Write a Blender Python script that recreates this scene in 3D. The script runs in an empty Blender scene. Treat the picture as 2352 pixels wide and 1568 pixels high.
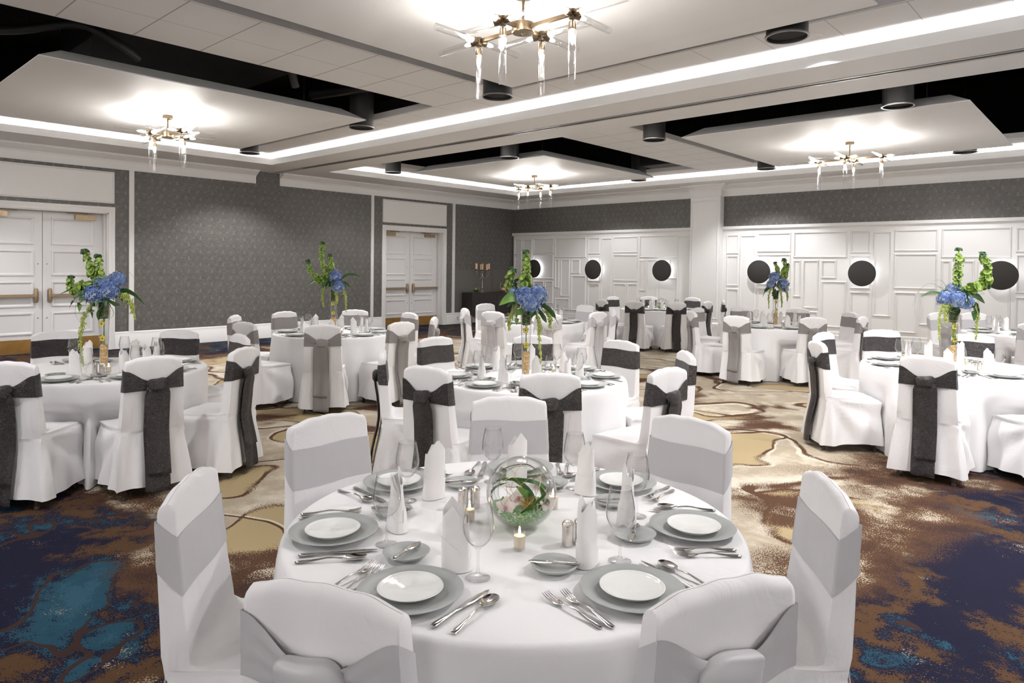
import bpy, math, random
from mathutils import Vector, Matrix
PI = math.pi
S = bpy.context.scene
C = S.collection
# ------------------------------------------------------------------ camera
W, H = 2352, 1568
f_px, cx, cy = 1574.266, 1176.6, 637.08
yaw, pitch, roll = 0.73845, -0.016421, 0.011676
cd = bpy.data.cameras.new('camera')
cam = bpy.data.objects.new('camera', cd)
C.objects.link(cam)
cd.sensor_fit = 'HORIZONTAL'
cd.sensor_width = 36.0
cd.lens = f_px / W * 36.0
cd.shift_x = (W / 2 - cx) / W
cd.shift_y = (cy - H / 2) / W
cd.clip_start, cd.clip_end = 0.05, 100
F0 = Vector((-math.sin(yaw), math.cos(yaw), 0)); R0 = Vector((math.cos(yaw), math.sin(yaw), 0)); U0 = Vector((0, 0, 1))
F1 = F0 * math.cos(pitch) + U0 * math.sin(pitch); U1 = U0 * math.cos(pitch) - F0 * math.sin(pitch)
R1 = R0 * math.cos(roll) + U1 * math.sin(roll); U2 = U1 * math.cos(roll) - R0 * math.sin(roll)
m = Matrix.Identity(4)
for i in range(3):
    m[i][0], m[i][1], m[i][2] = R1[i], U2[i], -F1[i]
m[2][3] = 1.65
cam.matrix_world = m
S.camera = cam
# ------------------------------------------------------------------ world, exposure, sampling
wd = bpy.data.worlds.new('world'); S.world = wd; wd.use_nodes = True
wd.node_tree.nodes['Background'].inputs[0].default_value = (0.02, 0.02, 0.02, 1)
wd.node_tree.nodes['Background'].inputs[1].default_value = 1.0
S.view_settings.view_transform = 'Standard'
S.view_settings.look = 'None'
S.view_settings.gamma = 1.0
S.view_settings.exposure = EXPO = 0.52
S.view_settings.use_curve_mapping = False
cy_ = S.cycles
cy_.use_denoising = True
cy_.use_light_tree = True
cy_.max_bounces = 8; cy_.diffuse_bounces = 4; cy_.glossy_bounces = 4
cy_.transmission_bounces = 4; cy_.transparent_max_bounces = 28
cy_.caustics_reflective = False; cy_.caustics_refractive = False
cy_.sample_clamp_indirect = 6.0
cy_.use_adaptive_sampling = True; cy_.adaptive_threshold = 0.015
# light levels, all in one place
WARM = (1.0, 0.90, 0.79)
NEUT = (1.0, 0.99, 0.995)
P_BULB = 250.0     # emission strength of one chandelier bulb
P_FILL = 3.0       # bulbs of the added off-camera chandeliers, raised for fill, relative to the four visible
P_COVE = 6.0      # watts per metre of cove strip
P_CAN = 235.0       # watts of one recessed downlight
P_HALO = 1.6       # watts behind each wall disc
# ------------------------------------------------------------------ room constants
XL, YB = -14.244, 15.672      # left wall, back wall
XR, YF = 7.50, -8.30          # right wall, front wall (both well outside the picture)
ZS, ZT, ZC = 3.66, 3.87, 3.655
XD = XL - 0.234               # plane of the door leaves
ZTAB = 0.763

# ------------------------------------------------------------------ helpers
class MB:
    def __init__(s): s.v = []; s.f = []
    def add(s, vs, fs):
        o = len(s.v); s.v += [tuple(p) for p in vs]; s.f += [tuple(i + o for i in q) for q in fs]; return s
    def box(s, x0, x1, y0, y1, z0, z1):
        return s.add([(x0,y0,z0),(x1,y0,z0),(x1,y1,z0),(x0,y1,z0),(x0,y0,z1),(x1,y0,z1),(x1,y1,z1),(x0,y1,z1)],
                     [(0,3,2,1),(4,5,6,7),(0,1,5,4),(1,2,6,5),(2,3,7,6),(3,0,4,7)])
    def lathe(s, prof, n=24, c=(0,0,0), cap=False, axis=None):
        vs = []; fs = []
        M = None
        if axis is not None: M = Vector((0,0,1)).rotation_difference(Vector(axis)).to_matrix()
        for r, z in prof:
            for i in range(n):
                a = 2*PI*i/n; p = Vector((r*math.cos(a), r*math.sin(a), z))
                if M: p = M @ p
                vs.append((c[0]+p.x, c[1]+p.y, c[2]+p.z))
        for k in range(len(prof)-1):
            for i in range(n):
                j = (i+1) % n
                fs.append((k*n+i, k*n+j, (k+1)*n+j, (k+1)*n+i))
        if cap:
            fs.append(tuple(reversed(range(n)))); fs.append(tuple(range((len(prof)-1)*n, len(prof)*n)))
        return s.add(vs, fs)
    def cyl(s, r, z0, z1, n=24, c=(0,0,0)): return s.lathe([(r,z0),(r,z1)], n, c, True)
    def tube(s, pts, r, n=8, cap=True, flat=1.0):
        P = [Vector(p) for p in pts]; R = r if isinstance(r, (list, tuple)) else [r]*len(P)
        vs = []; fs = []; up = Vector((0,0,1)); prev = None
        for k, p in enumerate(P):
            t = (P[min(k+1,len(P)-1)] - P[max(k-1,0)])
            t = t.normalized() if t.length > 1e-9 else Vector((0,0,1))
            if prev is None:
                a = t.cross(up)
                if a.length < 1e-3: a = t.cross(Vector((0,1,0)))
                a.normalize()
            else:
                a = prev - t*prev.dot(t)
                a = a.normalized() if a.length > 1e-6 else prev
            prev = a; b = t.cross(a)
            for i in range(n):
                q = 2*PI*i/n; vs.append(p + a*R[k]*math.cos(q) + b*R[k]*flat*math.sin(q))
        for k in range(len(P)-1):
            for i in range(n):
                j = (i+1) % n; fs.append((k*n+i, k*n+j, (k+1)*n+j, (k+1)*n+i))
        if cap:
            fs.append(tuple(reversed(range(n)))); fs.append(tuple(range((len(P)-1)*n, len(P)*n)))
        return s.add(vs, fs)
    def grid(s, rows, close=False):
        n = len(rows[0]); vs = [p for r in rows for p in r]; fs = []
        for k in range(len(rows)-1):
            for i in range(n if close else n-1):
                j = (i+1) % n; fs.append((k*n+i, k*n+j, (k+1)*n+j, (k+1)*n+i))
        return s.add(vs, fs)
    def ball(s, c, r, nu=10, nv=6, sc=(1,1,1)):
        prof = [(max(1e-5, r*math.sin(PI*k/nv)), -r*math.cos(PI*k/nv)) for k in range(nv+1)]
        o = len(s.v); s.lathe(prof, nu)
        for i in range(o, len(s.v)):
            p = s.v[i]; s.v[i] = (c[0]+p[0]*sc[0], c[1]+p[1]*sc[1], c[2]+p[2]*sc[2])
        return s
    def extrude(s, prof, axis, a0, a1):
        # prof: closed polygon of (u, z); axis 'x': u is y, axis 'y': u is x
        n = len(prof)
        P = (lambda t, u, z: (t, u, z)) if axis == 'x' else (lambda t, u, z: (u, t, z))
        vs = [P(a0, u, z) for u, z in prof] + [P(a1, u, z) for u, z in prof]
        fs = [(i, (i+1) % n, n+(i+1) % n, n+i) for i in range(n)] + [tuple(reversed(range(n))), tuple(range(n, 2*n))]
        return s.add(vs, fs)
    def sweep(s, path, prof, inward=1):
        # path: list of (x, y); prof: list of (out, z), 'out' measured to the right of the walking direction * inward
        P = [Vector((x, y)) for x, y in path]; rows = []
        for k, p in enumerate(P):
            d0 = (p - P[k-1]).normalized() if k > 0 else None
            d1 = (P[k+1] - p).normalized() if k < len(P)-1 else None
            d0 = d0 or d1; d1 = d1 or d0
            n0 = Vector((d0.y, -d0.x)); n1 = Vector((d1.y, -d1.x))
            n = (n0 + n1); n = n.normalized() / max(0.3, n.normalized().dot(n0))
            rows.append([(p.x + n.x*o*inward, p.y + n.y*o*inward, z) for o, z in prof])
        o = len(s.v); s.grid(rows)
        n = len(prof); s.f += [tuple(o+i for i in range(n)), tuple(o+(len(P)-1)*n+i for i in reversed(range(n)))]
        return s
    def xf(s, M):
        s.v = [tuple(M @ Vector(p)) for p in s.v]; return s
    def build(s, name, mat=None, parent=None, smooth=True, loc=None, angle=40):
        me = bpy.data.meshes.new(name); me.from_pydata(s.v, [], s.f); me.validate(); me.update()
        if mat: me.materials.append(mat)
        o = bpy.data.objects.new(name, me); C.objects.link(o)
        if parent: o.parent = parent
        if loc: o.location = loc
        if smooth:
            for p in me.polygons: p.use_smooth = True
            if angle < 179:
                try: me.set_sharp_from_angle(angle=math.radians(angle))
                except Exception: pass
        return o

def recalc(o):
    import bmesh
    bm = bmesh.new(); bm.from_mesh(o.data); bmesh.ops.recalc_face_normals(bm, faces=bm.faces); bm.to_mesh(o.data); bm.free(); return o
def tag(o, label=None, cat=None, group=None, kind=None):
    if label: o['label'] = label
    if cat: o['category'] = cat
    if group: o['group'] = group
    if kind: o['kind'] = kind
    return o
def thing(name, label, cat, loc=(0,0,0), rz=0, group=None):
    o = bpy.data.objects.new(name, None); C.objects.link(o); o.empty_display_size = 0.1
    o.location = loc; o.rotation_euler = (0, 0, rz)
    return tag(o, label, cat, group)
def struct(o): o['kind'] = 'structure'; return o
def dup(src, loc, rz, label=None, group=None, parent=None):
    r = src.copy(); C.objects.link(r); r.parent = parent
    if parent is None: r.location = loc; r.rotation_euler = (0, 0, rz)
    if label: r['label'] = label
    if group: r['group'] = group
    for ch in list(src.children): dup(ch, None, None, parent=r)
    return r
def sm(a, b, x):
    if a == b: return 0.0 if x < a else 1.0
    t = min(1, max(0, (x-a)/(b-a))); return t*t*(3-2*t)
def lerp(a, b, t): return a + (b-a)*t
def catmull(pts, n=8):
    P = [Vector(p) for p in pts]; P = [P[0]*2-P[1]] + P + [P[-1]*2-P[-2]]; out = []
    for i in range(1, len(P)-2):
        for k in range(n):
            t = k/n; a, b, c, d = P[i-1], P[i], P[i+1], P[i+2]
            out.append(0.5*((2*b)+(c-a)*t+(2*a-5*b+4*c-d)*t*t+(3*b-a-3*c+d)*t**3))
    out.append(P[-2]); return out

# ------------------------------------------------------------------ materials
def newmat(name):
    mt = bpy.data.materials.new(name); mt.use_nodes = True
    nt = mt.node_tree; b = nt.nodes['Principled BSDF']; return mt, nt, b
def N(nt, kind, **kw):
    n = nt.nodes.new(kind)
    for k, v in kw.items():
        if k in ('operation','blend_type','data_type','feature','interpolation','noise_dimensions','invert','distribution'): setattr(n, k, v)
    return n
def L(nt, a, b): nt.links.new(a, b)
def math_(nt, op, a, b=None, c=None, clamp=False):
    n = nt.nodes.new('ShaderNodeMath'); n.operation = op; n.use_clamp = clamp
    for i, x in enumerate((a, b, c)):
        if x is None: continue
        if isinstance(x, (int, float)): n.inputs[i].default_value = x
        else: nt.links.new(x, n.inputs[i])
    return n.outputs[0]
def noise(nt, vec, scale, detail=2, rough=0.5, dist=0.0):
    n = nt.nodes.new('ShaderNodeTexNoise')
    n.inputs['Scale'].default_value = scale; n.inputs['Detail'].default_value = detail
    n.inputs['Roughness'].default_value = rough; n.inputs['Distortion'].default_value = dist
    if vec is not None: nt.links.new(vec, n.inputs['Vector'])
    return n
def ramp(nt, fac, stops, interp='LINEAR'):
    n = nt.nodes.new('ShaderNodeValToRGB'); cr = n.color_ramp; cr.interpolation = interp
    while len(cr.elements) < len(stops): cr.elements.new(0.5)
    for e, (p, c) in zip(cr.elements, stops):
        e.position = p; e.color = (c[0], c[1], c[2], 1)
    nt.links.new(fac, n.inputs[0]); return n.outputs[0]
def mixc(nt, fac, a, b):
    n = nt.nodes.new('ShaderNodeMix'); n.data_type = 'RGBA'
    for sock, x in ((n.inputs[0], fac), (n.inputs[6], a), (n.inputs[7], b)):
        if isinstance(x, (int, float)): sock.default_value = x
        elif isinstance(x, tuple): sock.default_value = (x[0], x[1], x[2], 1)
        else: nt.links.new(x, sock)
    return n.outputs[2]
def mapping(nt, vec, scale=(1,1,1), loc=(0,0,0), rot=(0,0,0)):
    n = nt.nodes.new('ShaderNodeMapping'); nt.links.new(vec, n.inputs[0])
    n.inputs['Scale'].default_value = scale; n.inputs['Location'].default_value = loc; n.inputs['Rotation'].default_value = rot
    return n.outputs[0]
def objco(nt): return nt.nodes.new('ShaderNodeTexCoord').outputs['Object']
def bump(nt, b, h, strength, dist):
    n = nt.nodes.new('ShaderNodeBump'); n.inputs['Strength'].default_value = strength; n.inputs['Distance'].default_value = dist
    nt.links.new(h, n.inputs['Height']); nt.links.new(n.outputs[0], b.inputs['Normal']); return n
def plain(name, col, rough=0.5, metal=0.0, vary=0.0, scale=20, bmp=0.0, bscale=60, bdist=0.002, spec=0.5, stretch=(1,1,1), sheen=0.0):
    mt, nt, b = newmat(name)
    b.inputs['Base Color'].default_value = (*col, 1); b.inputs['Roughness'].default_value = rough
    b.inputs['Metallic'].default_value = metal; b.inputs['Specular IOR Level'].default_value = spec
    if sheen: b.inputs['Sheen Weight'].default_value = sheen
    co = objco(nt)
    if vary:
        n = noise(nt, mapping(nt, co, stretch), scale, 4)
        lo = tuple(c*(1-vary) for c in col); hi = tuple(min(1, c*(1+vary)) for c in col)
        L(nt, ramp(nt, n.outputs[0], [(0.3, lo), (0.7, hi)]), b.inputs['Base Color'])
    if bmp:
        n = noise(nt, mapping(nt, co, stretch), bscale, 4); bump(nt, b, n.outputs[0], bmp, bdist)
    return mt
def thin_glass(name, tint=(1,1,1), edge=0.75, gloss=1.0):
    mt = bpy.data.materials.new(name); mt.use_nodes = True; nt = mt.node_tree; nt.nodes.clear()
    out = nt.nodes.new('ShaderNodeOutputMaterial'); mx = nt.nodes.new('ShaderNodeMixShader')
    tr = nt.nodes.new('ShaderNodeBsdfTransparent'); gl = nt.nodes.new('ShaderNodeBsdfGlossy')
    gl.inputs['Roughness'].default_value = 0.02; gl.inputs[0].default_value = (gloss, gloss, gloss, 1)
    lw = nt.nodes.new('ShaderNodeLayerWeight'); lw.inputs[0].default_value = 0.5
    L(nt, ramp(nt, lw.outputs['Facing'], [(0.0, tuple(t*0.985 for t in tint)), (0.6, tuple(t*0.95 for t in tint)), (1.0, tuple(t*edge for t in tint))]), tr.inputs[0])
    fac = math_(nt, 'ADD', 0.035, math_(nt, 'MULTIPLY', math_(nt, 'POWER', lw.outputs['Facing'], 3.0), 0.75))
    L(nt, fac, mx.inputs[0]); L(nt, tr.outputs[0], mx.inputs[1]); L(nt, gl.outputs[0], mx.inputs[2]); L(nt, mx.outputs[0], out.inputs[0])
    return mt
def emit(name, col, strength):
    mt, nt, b = newmat(name)
    b.inputs['Base Color'].default_value = (*col, 1); b.inputs['Emission Color'].default_value = (*col, 1); b.inputs['Emission Strength'].default_value = strength
    return mt
MT = {}
MT['white_paint'] = plain('white_paint', (0.79,0.775,0.76), 0.42, bmp=0.03, bscale=180)
MT['wainscot'] = plain('wainscot_paint', (0.79,0.782,0.775), 0.38, bmp=0.02, bscale=150)
MT['ceiling_paint'] = plain('ceiling_paint', (0.79,0.78,0.77), 0.7, bmp=0.03, bscale=120)
MT['cloud_paint'] = plain('cloud_paint', (0.78,0.765,0.75), 0.55, bmp=0.02, bscale=3, vary=0.02, scale=1.2, stretch=(0.3,3,1))
MT['door_paint'] = plain('door_paint', (0.76,0.75,0.75), 0.4)
MT['black_void'] = plain('black_plenum_paint', (0.012,0.011,0.010), 0.8, vary=0.4, scale=3)
MT['duct'] = plain('duct_black', (0.022,0.021,0.020), 0.5, vary=0.2, scale=5)
MT['drum'] = plain('drum_black_steel', (0.03,0.029,0.028), 0.42, vary=0.15, scale=8)
MT['drum_rim'] = plain('drum_rim_steel', (0.35,0.34,0.33), 0.3, 0.9)
MT['brass'] = plain('aged_brass', (0.15,0.108,0.066), 0.34, 0.9, vary=0.2, scale=30, stretch=(1,1,8))
MT['bronze'] = plain('satin_bronze', (0.36,0.27,0.17), 0.38, 0.9, vary=0.1, scale=40)
MT['kick'] = plain('brass_kick_plate', (0.52,0.30,0.10), 0.33, 0.9, vary=0.12, scale=6)
MT['track'] = plain('track_aluminium', (0.30,0.29,0.28), 0.35, 0.6)
MT['slot'] = plain('track_slot_dark', (0.03,0.028,0.026), 0.6)
MT['steel'] = plain('polished_cutlery_steel', (0.62,0.60,0.58), 0.13, 1.0)
MT['silver'] = plain('hammered_silver', (0.68,0.64,0.60), 0.18, 1.0, bmp=0.6, bscale=90, bdist=0.004)
MT['leg'] = plain('dark_chair_leg_metal', (0.055,0.04,0.035), 0.35, 0.7)
MT['glide'] = plain('chair_glide_plastic', (0.03,0.03,0.03), 0.5)
MT['glass'] = thin_glass('clear_thin_glass', (1,1,1), 0.40)
MT['globe_glass'] = thin_glass('globe_glass', (1,1,1), 0.68)
MT['tube_glass'] = thin_glass('lamp_tube_glass', (1,1,1), 0.97)
MT['bulb'] = emit('glowing_bulb', (1.0,0.965,0.92), P_BULB)
MT['bulb_fill'] = emit('glowing_bulb_fill', (1.0,0.975,0.955), P_BULB*P_FILL)  # brighter bulbs for the added fill chandeliers only
MT['can'] = emit('downlight_lens', (1.0,0.96,0.92), 14.0)
MT['halo'] = emit('halo_led', (1.0,0.95,0.88), 1.0)
MT['flame'] = emit('candle_flame', (1.0,0.72,0.38), 25.0)
MT['charger'] = plain('grey_satin_stoneware', (0.36,0.372,0.365), 0.42, 0.0, vary=0.02, scale=30, spec=0.4)
MT['china'] = plain('white_glazed_china', (0.82,0.82,0.80), 0.08)
MT['napkin'] = plain('white_linen_napkin', (0.82,0.80,0.79), 0.85, bmp=0.15, bscale=400, bdist=0.0006, sheen=0.2)
MT['wax'] = plain('ivory_wax', (0.85,0.72,0.52), 0.5)
MT['peach_wax'] = plain('peach_pillar_wax', (0.78,0.52,0.32), 0.5)
MT['console'] = plain('espresso_wood', (0.022,0.017,0.016), 0.4, vary=0.25, scale=6, stretch=(1,6,1))
MT['grille'] = plain('charcoal_speaker_cloth', (0.035,0.032,0.030), 0.9, vary=0.2, scale=300, bmp=0.2, bscale=500)
MT['gold'] = plain('gold_wire', (0.62,0.42,0.14), 0.28, 1.0)
MT['rose'] = plain('rose_gold_frame', (0.55,0.36,0.22), 0.3, 1.0)
MT['leaf'] = plain('dark_green_leaf', (0.028,0.085,0.016), 0.4, vary=0.35, scale=14)
MT['leaf_light'] = plain('bright_green_leaf', (0.10,0.21,0.028), 0.42, vary=0.3, scale=14)
MT['grass'] = plain('bear_grass', (0.035,0.085,0.03), 0.45, vary=0.2, scale=20)
MT['bell'] = plain('bells_of_ireland_green', (0.25,0.37,0.07), 0.55, vary=0.5, scale=45)
MT['bell_tip'] = plain('bell_tip_green', (0.045,0.11,0.035), 0.5, vary=0.3, scale=40)
MT['amaranth'] = plain('amaranth_lime', (0.36,0.42,0.10), 0.7, vary=0.4, scale=60)
MT['orchid'] = plain('yellow_orchid', (0.72,0.60,0.06), 0.5, vary=0.2, scale=60)
MT['orchid_lip'] = plain('orchid_red_lip', (0.25,0.05,0.02), 0.5)
MT['orchid_pink'] = plain('blush_orchid', (0.80,0.70,0.66), 0.5, vary=0.12, scale=60)
MT['pink_lip'] = plain('orchid_pink_lip', (0.55,0.22,0.28), 0.5)
MT['outlet'] = plain('outlet_plastic', (0.55,0.54,0.52), 0.5)
def mk_cloth(name, col, amt=0.25, weave=0.08):
    mt, nt, b = newmat(name); co = objco(nt)
    b.inputs['Base Color'].default_value = (*col, 1); b.inputs['Roughness'].default_value = 0.78
    b.inputs['Sheen Weight'].default_value = 0.15; b.inputs['Specular IOR Level'].default_value = 0.3
    n1 = noise(nt, mapping(nt, co, (1,1,0.5)), 5.5, 4, 0.55, 1.4); n2 = noise(nt, co, 420, 1)
    h = math_(nt, 'ADD', math_(nt, 'MULTIPLY', n1.outputs[0], 1.0), math_(nt, 'MULTIPLY', n2.outputs[0], weave))
    bump(nt, b, h, amt, 0.018); return mt
MT['cover'] = mk_cloth('white_chair_cover_cloth', (0.80,0.785,0.79), 0.42, 0.02)
MT['table_cloth'] = mk_cloth('white_table_linen', (0.82,0.81,0.815), 0.14, 0.03)
def mk_satin(name, col):
    mt, nt, b = newmat(name); co = objco(nt)
    b.inputs['Base Color'].default_value = (*col, 1); b.inputs['Roughness'].default_value = 0.42
    b.inputs['Specular IOR Level'].default_value = 0.5; b.inputs['Sheen Weight'].default_value = 0.25
    n1 = noise(nt, co, 9, 3, 0.5, 0.8); bump(nt, b, n1.outputs[0], 0.22, 0.01); return mt
MT['sash_light'] = mk_satin('silver_grey_satin', (0.50,0.485,0.50))
MT['sash_taupe'] = mk_satin('taupe_satin', (0.215,0.195,0.19))
def mk_crinkle():
    mt, nt, b = newmat('charcoal_crinkle_lame'); co = objco(nt)
    n1 = noise(nt, mapping(nt, co, (1,1,2.2)), 42, 5, 0.65, 2.0)
    n2 = noise(nt, mapping(nt, co, (1,1,0.8)), 30, 3, 0.6, 1.5)
    crease = math_(nt, 'SUBTRACT', 1.0, math_(nt, 'MULTIPLY', math_(nt, 'ABSOLUTE', math_(nt, 'SUBTRACT', n2.outputs[0], 0.5)), 26.0), None, True)
    base = ramp(nt, n1.outputs[0], [(0.35, (0.03,0.026,0.026)), (0.6, (0.085,0.077,0.077)), (0.75, (0.30,0.285,0.28))])
    L(nt, mixc(nt, math_(nt, 'MULTIPLY', crease, 0.30), base, (0.30,0.285,0.28)), b.inputs['Base Color'])
    b.inputs['Metallic'].default_value = 0.8; b.inputs['Roughness'].default_value = 0.30
    h = math_(nt, 'ADD', n1.outputs[0], math_(nt, 'MULTIPLY', crease, 0.5)); bump(nt, b, h, 0.9, 0.010)
    return mt
MT['sash_dark'] = mk_crinkle()
def mk_hydrangea():
    mt, nt, b = newmat('blue_hydrangea_petals')
    g = nt.nodes.new('ShaderNodeNewGeometry')
    L(nt, ramp(nt, g.outputs['Random Per Island'], [(0.0,(0.045,0.085,0.25)),(0.4,(0.10,0.165,0.38)),(0.72,(0.19,0.27,0.47)),(0.90,(0.36,0.44,0.55)),(1.0,(0.45,0.50,0.42))]), b.inputs['Base Color'])
    b.inputs['Roughness'].default_value = 0.6; return mt
MT['hydrangea'] = mk_hydrangea()
def mk_gel(name, col, scale):
    mt, nt, b = newmat(name); co = objco(nt)
    n = noise(nt, co, scale, 2, 0.6)
    L(nt, ramp(nt, n.outputs[0], [(0.3, tuple(c*0.55 for c in col)), (0.55, col), (0.72, (0.95,0.9,0.8))]), b.inputs['Base Color'])
    b.inputs['Roughness'].default_value = 0.12; b.inputs['Subsurface Weight'].default_value = 0.0
    bump(nt, b, n.outputs[0], 0.8, 0.01); return mt
MT['gel_gold'] = mk_gel('gold_water_beads', (0.72,0.45,0.17), 90)
MT['gel_green'] = mk_gel('green_water_beads', (0.24,0.48,0.18), 110)
def mk_wallpaper(axis):
    mt, nt, b = newmat('grey_tweed_wallpaper_' + axis); co = objco(nt)
    sp = nt.nodes.new('ShaderNodeSeparateXYZ'); L(nt, co, sp.inputs[0])
    u, v = sp.outputs['X' if axis == 'x' else 'Y'], sp.outputs['Z']
    cb = nt.nodes.new('ShaderNodeCombineXYZ'); L(nt, u, cb.inputs[0]); L(nt, v, cb.inputs[1]); uv = cb.outputs[0]
    hz = noise(nt, mapping(nt, uv, (14, 110, 1)), 1.0, 3, 0.6); vt = noise(nt, mapping(nt, uv, (120, 16, 1)), 1.0, 3, 0.6)
    big = noise(nt, uv, 5.5, 2)
    w = math_(nt, 'ADD', math_(nt, 'MULTIPLY', hz.outputs[0], 0.6), math_(nt, 'MULTIPLY', vt.outputs[0], 0.5))
    w = math_(nt, 'ADD', w, math_(nt, 'MULTIPLY', big.outputs[0], 0.15))
    def dab(px, pz, ou, ov, du, dv):
        fu = math_(nt, 'SUBTRACT', math_(nt, 'FRACT', math_(nt, 'ADD', math_(nt, 'DIVIDE', u, px), 50+ou)), 0.5)
        fv = math_(nt, 'SUBTRACT', math_(nt, 'FRACT', math_(nt, 'ADD', math_(nt, 'DIVIDE', v, pz), ov)), 0.5)
        a = math_(nt, 'SUBTRACT', 1.0, math_(nt, 'DIVIDE', math_(nt, 'MULTIPLY', math_(nt, 'ABSOLUTE', fu), px), du), None, True)
        c = math_(nt, 'SUBTRACT', 1.0, math_(nt, 'DIVIDE', math_(nt, 'MULTIPLY', math_(nt, 'ABSOLUTE', fv), pz), dv), None, True)
        return math_(nt, 'MULTIPLY', math_(nt, 'MULTIPLY', a, 2.2, None, True), math_(nt, 'MULTIPLY', c, 2.2, None, True))
    d = None
    for ox, oz in ((0.0, 0.0), (0.5, 0.5)):
        for (ou, ov, du, dv, k) in ((0,0,0.016,0.034,0.9),(0,0.12,0.034,0.012,0.8),(0.30,0.02,0.026,0.022,0.55),(0.62,0.03,0.034,0.02,0.6),(0.66,0.16,0.05,0.012,0.45),(0.17,-0.2,0.01,0.03,0.35)):
            x = math_(nt, 'MULTIPLY', dab(0.47, 0.27, ou+ox, ov+oz, du, dv), k)
            d = x if d is None else math_(nt, 'MAXIMUM', d, x)
    d = math_(nt, 'MULTIPLY', d, math_(nt, 'MULTIPLY', vt.outputs[0], 1.9, None, True))
    base = ramp(nt, w, [(0.42, (0.056,0.0525,0.0475)), (0.62, (0.114,0.108,0.100)), (0.80, (0.175,0.167,0.155))])
    L(nt, mixc(nt, math_(nt, 'MULTIPLY', d, 0.5), base, (0.27,0.256,0.236)), b.inputs['Base Color'])
    b.inputs['Roughness'].default_value = 0.45; b.inputs['Specular IOR Level'].default_value = 0.45
    bump(nt, b, math_(nt, 'ADD', w, math_(nt, 'MULTIPLY', d, 0.6)), 0.25, 0.004)
    return mt
MT['paper_y'] = mk_wallpaper('y'); MT['paper_x'] = mk_wallpaper('x')
MT['flat_panel'] = plain('grey_flat_wall_panel', (0.135,0.130,0.115), 0.4)
def mk_tiles():
    mt, nt, b = newmat('white_ceiling_tile'); co = objco(nt)
    sp = nt.nodes.new('ShaderNodeSeparateXYZ'); L(nt, co, sp.inputs[0])
    def line(s, ph, w):
        fr = math_(nt, 'FRACT', math_(nt, 'ADD', math_(nt, 'DIVIDE', s, 0.652), 60+ph))
        return math_(nt, 'LESS_THAN', math_(nt, 'MULTIPLY', math_(nt, 'ABSOLUTE', math_(nt, 'SUBTRACT', fr, 0.5)), 0.652), w)
    g = math_(nt, 'MAXIMUM', line(sp.outputs['X'], 0.5+7.31/0.652, 0.0035), line(sp.outputs['Y'], 0.5-1.82/0.652, 0.007))
    L(nt, mixc(nt, g, (0.80,0.79,0.78), (0.42,0.39,0.37)), b.inputs['Base Color'])
    b.inputs['Roughness'].default_value = 0.75
    n = noise(nt, co, 160, 3); bump(nt, b, math_(nt, 'SUBTRACT', math_(nt, 'MULTIPLY', n.outputs[0], 0.3), math_(nt, 'MULTIPLY', g, 2.0)), 0.3, 0.003); return mt
MT['tile'] = mk_tiles()
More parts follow.
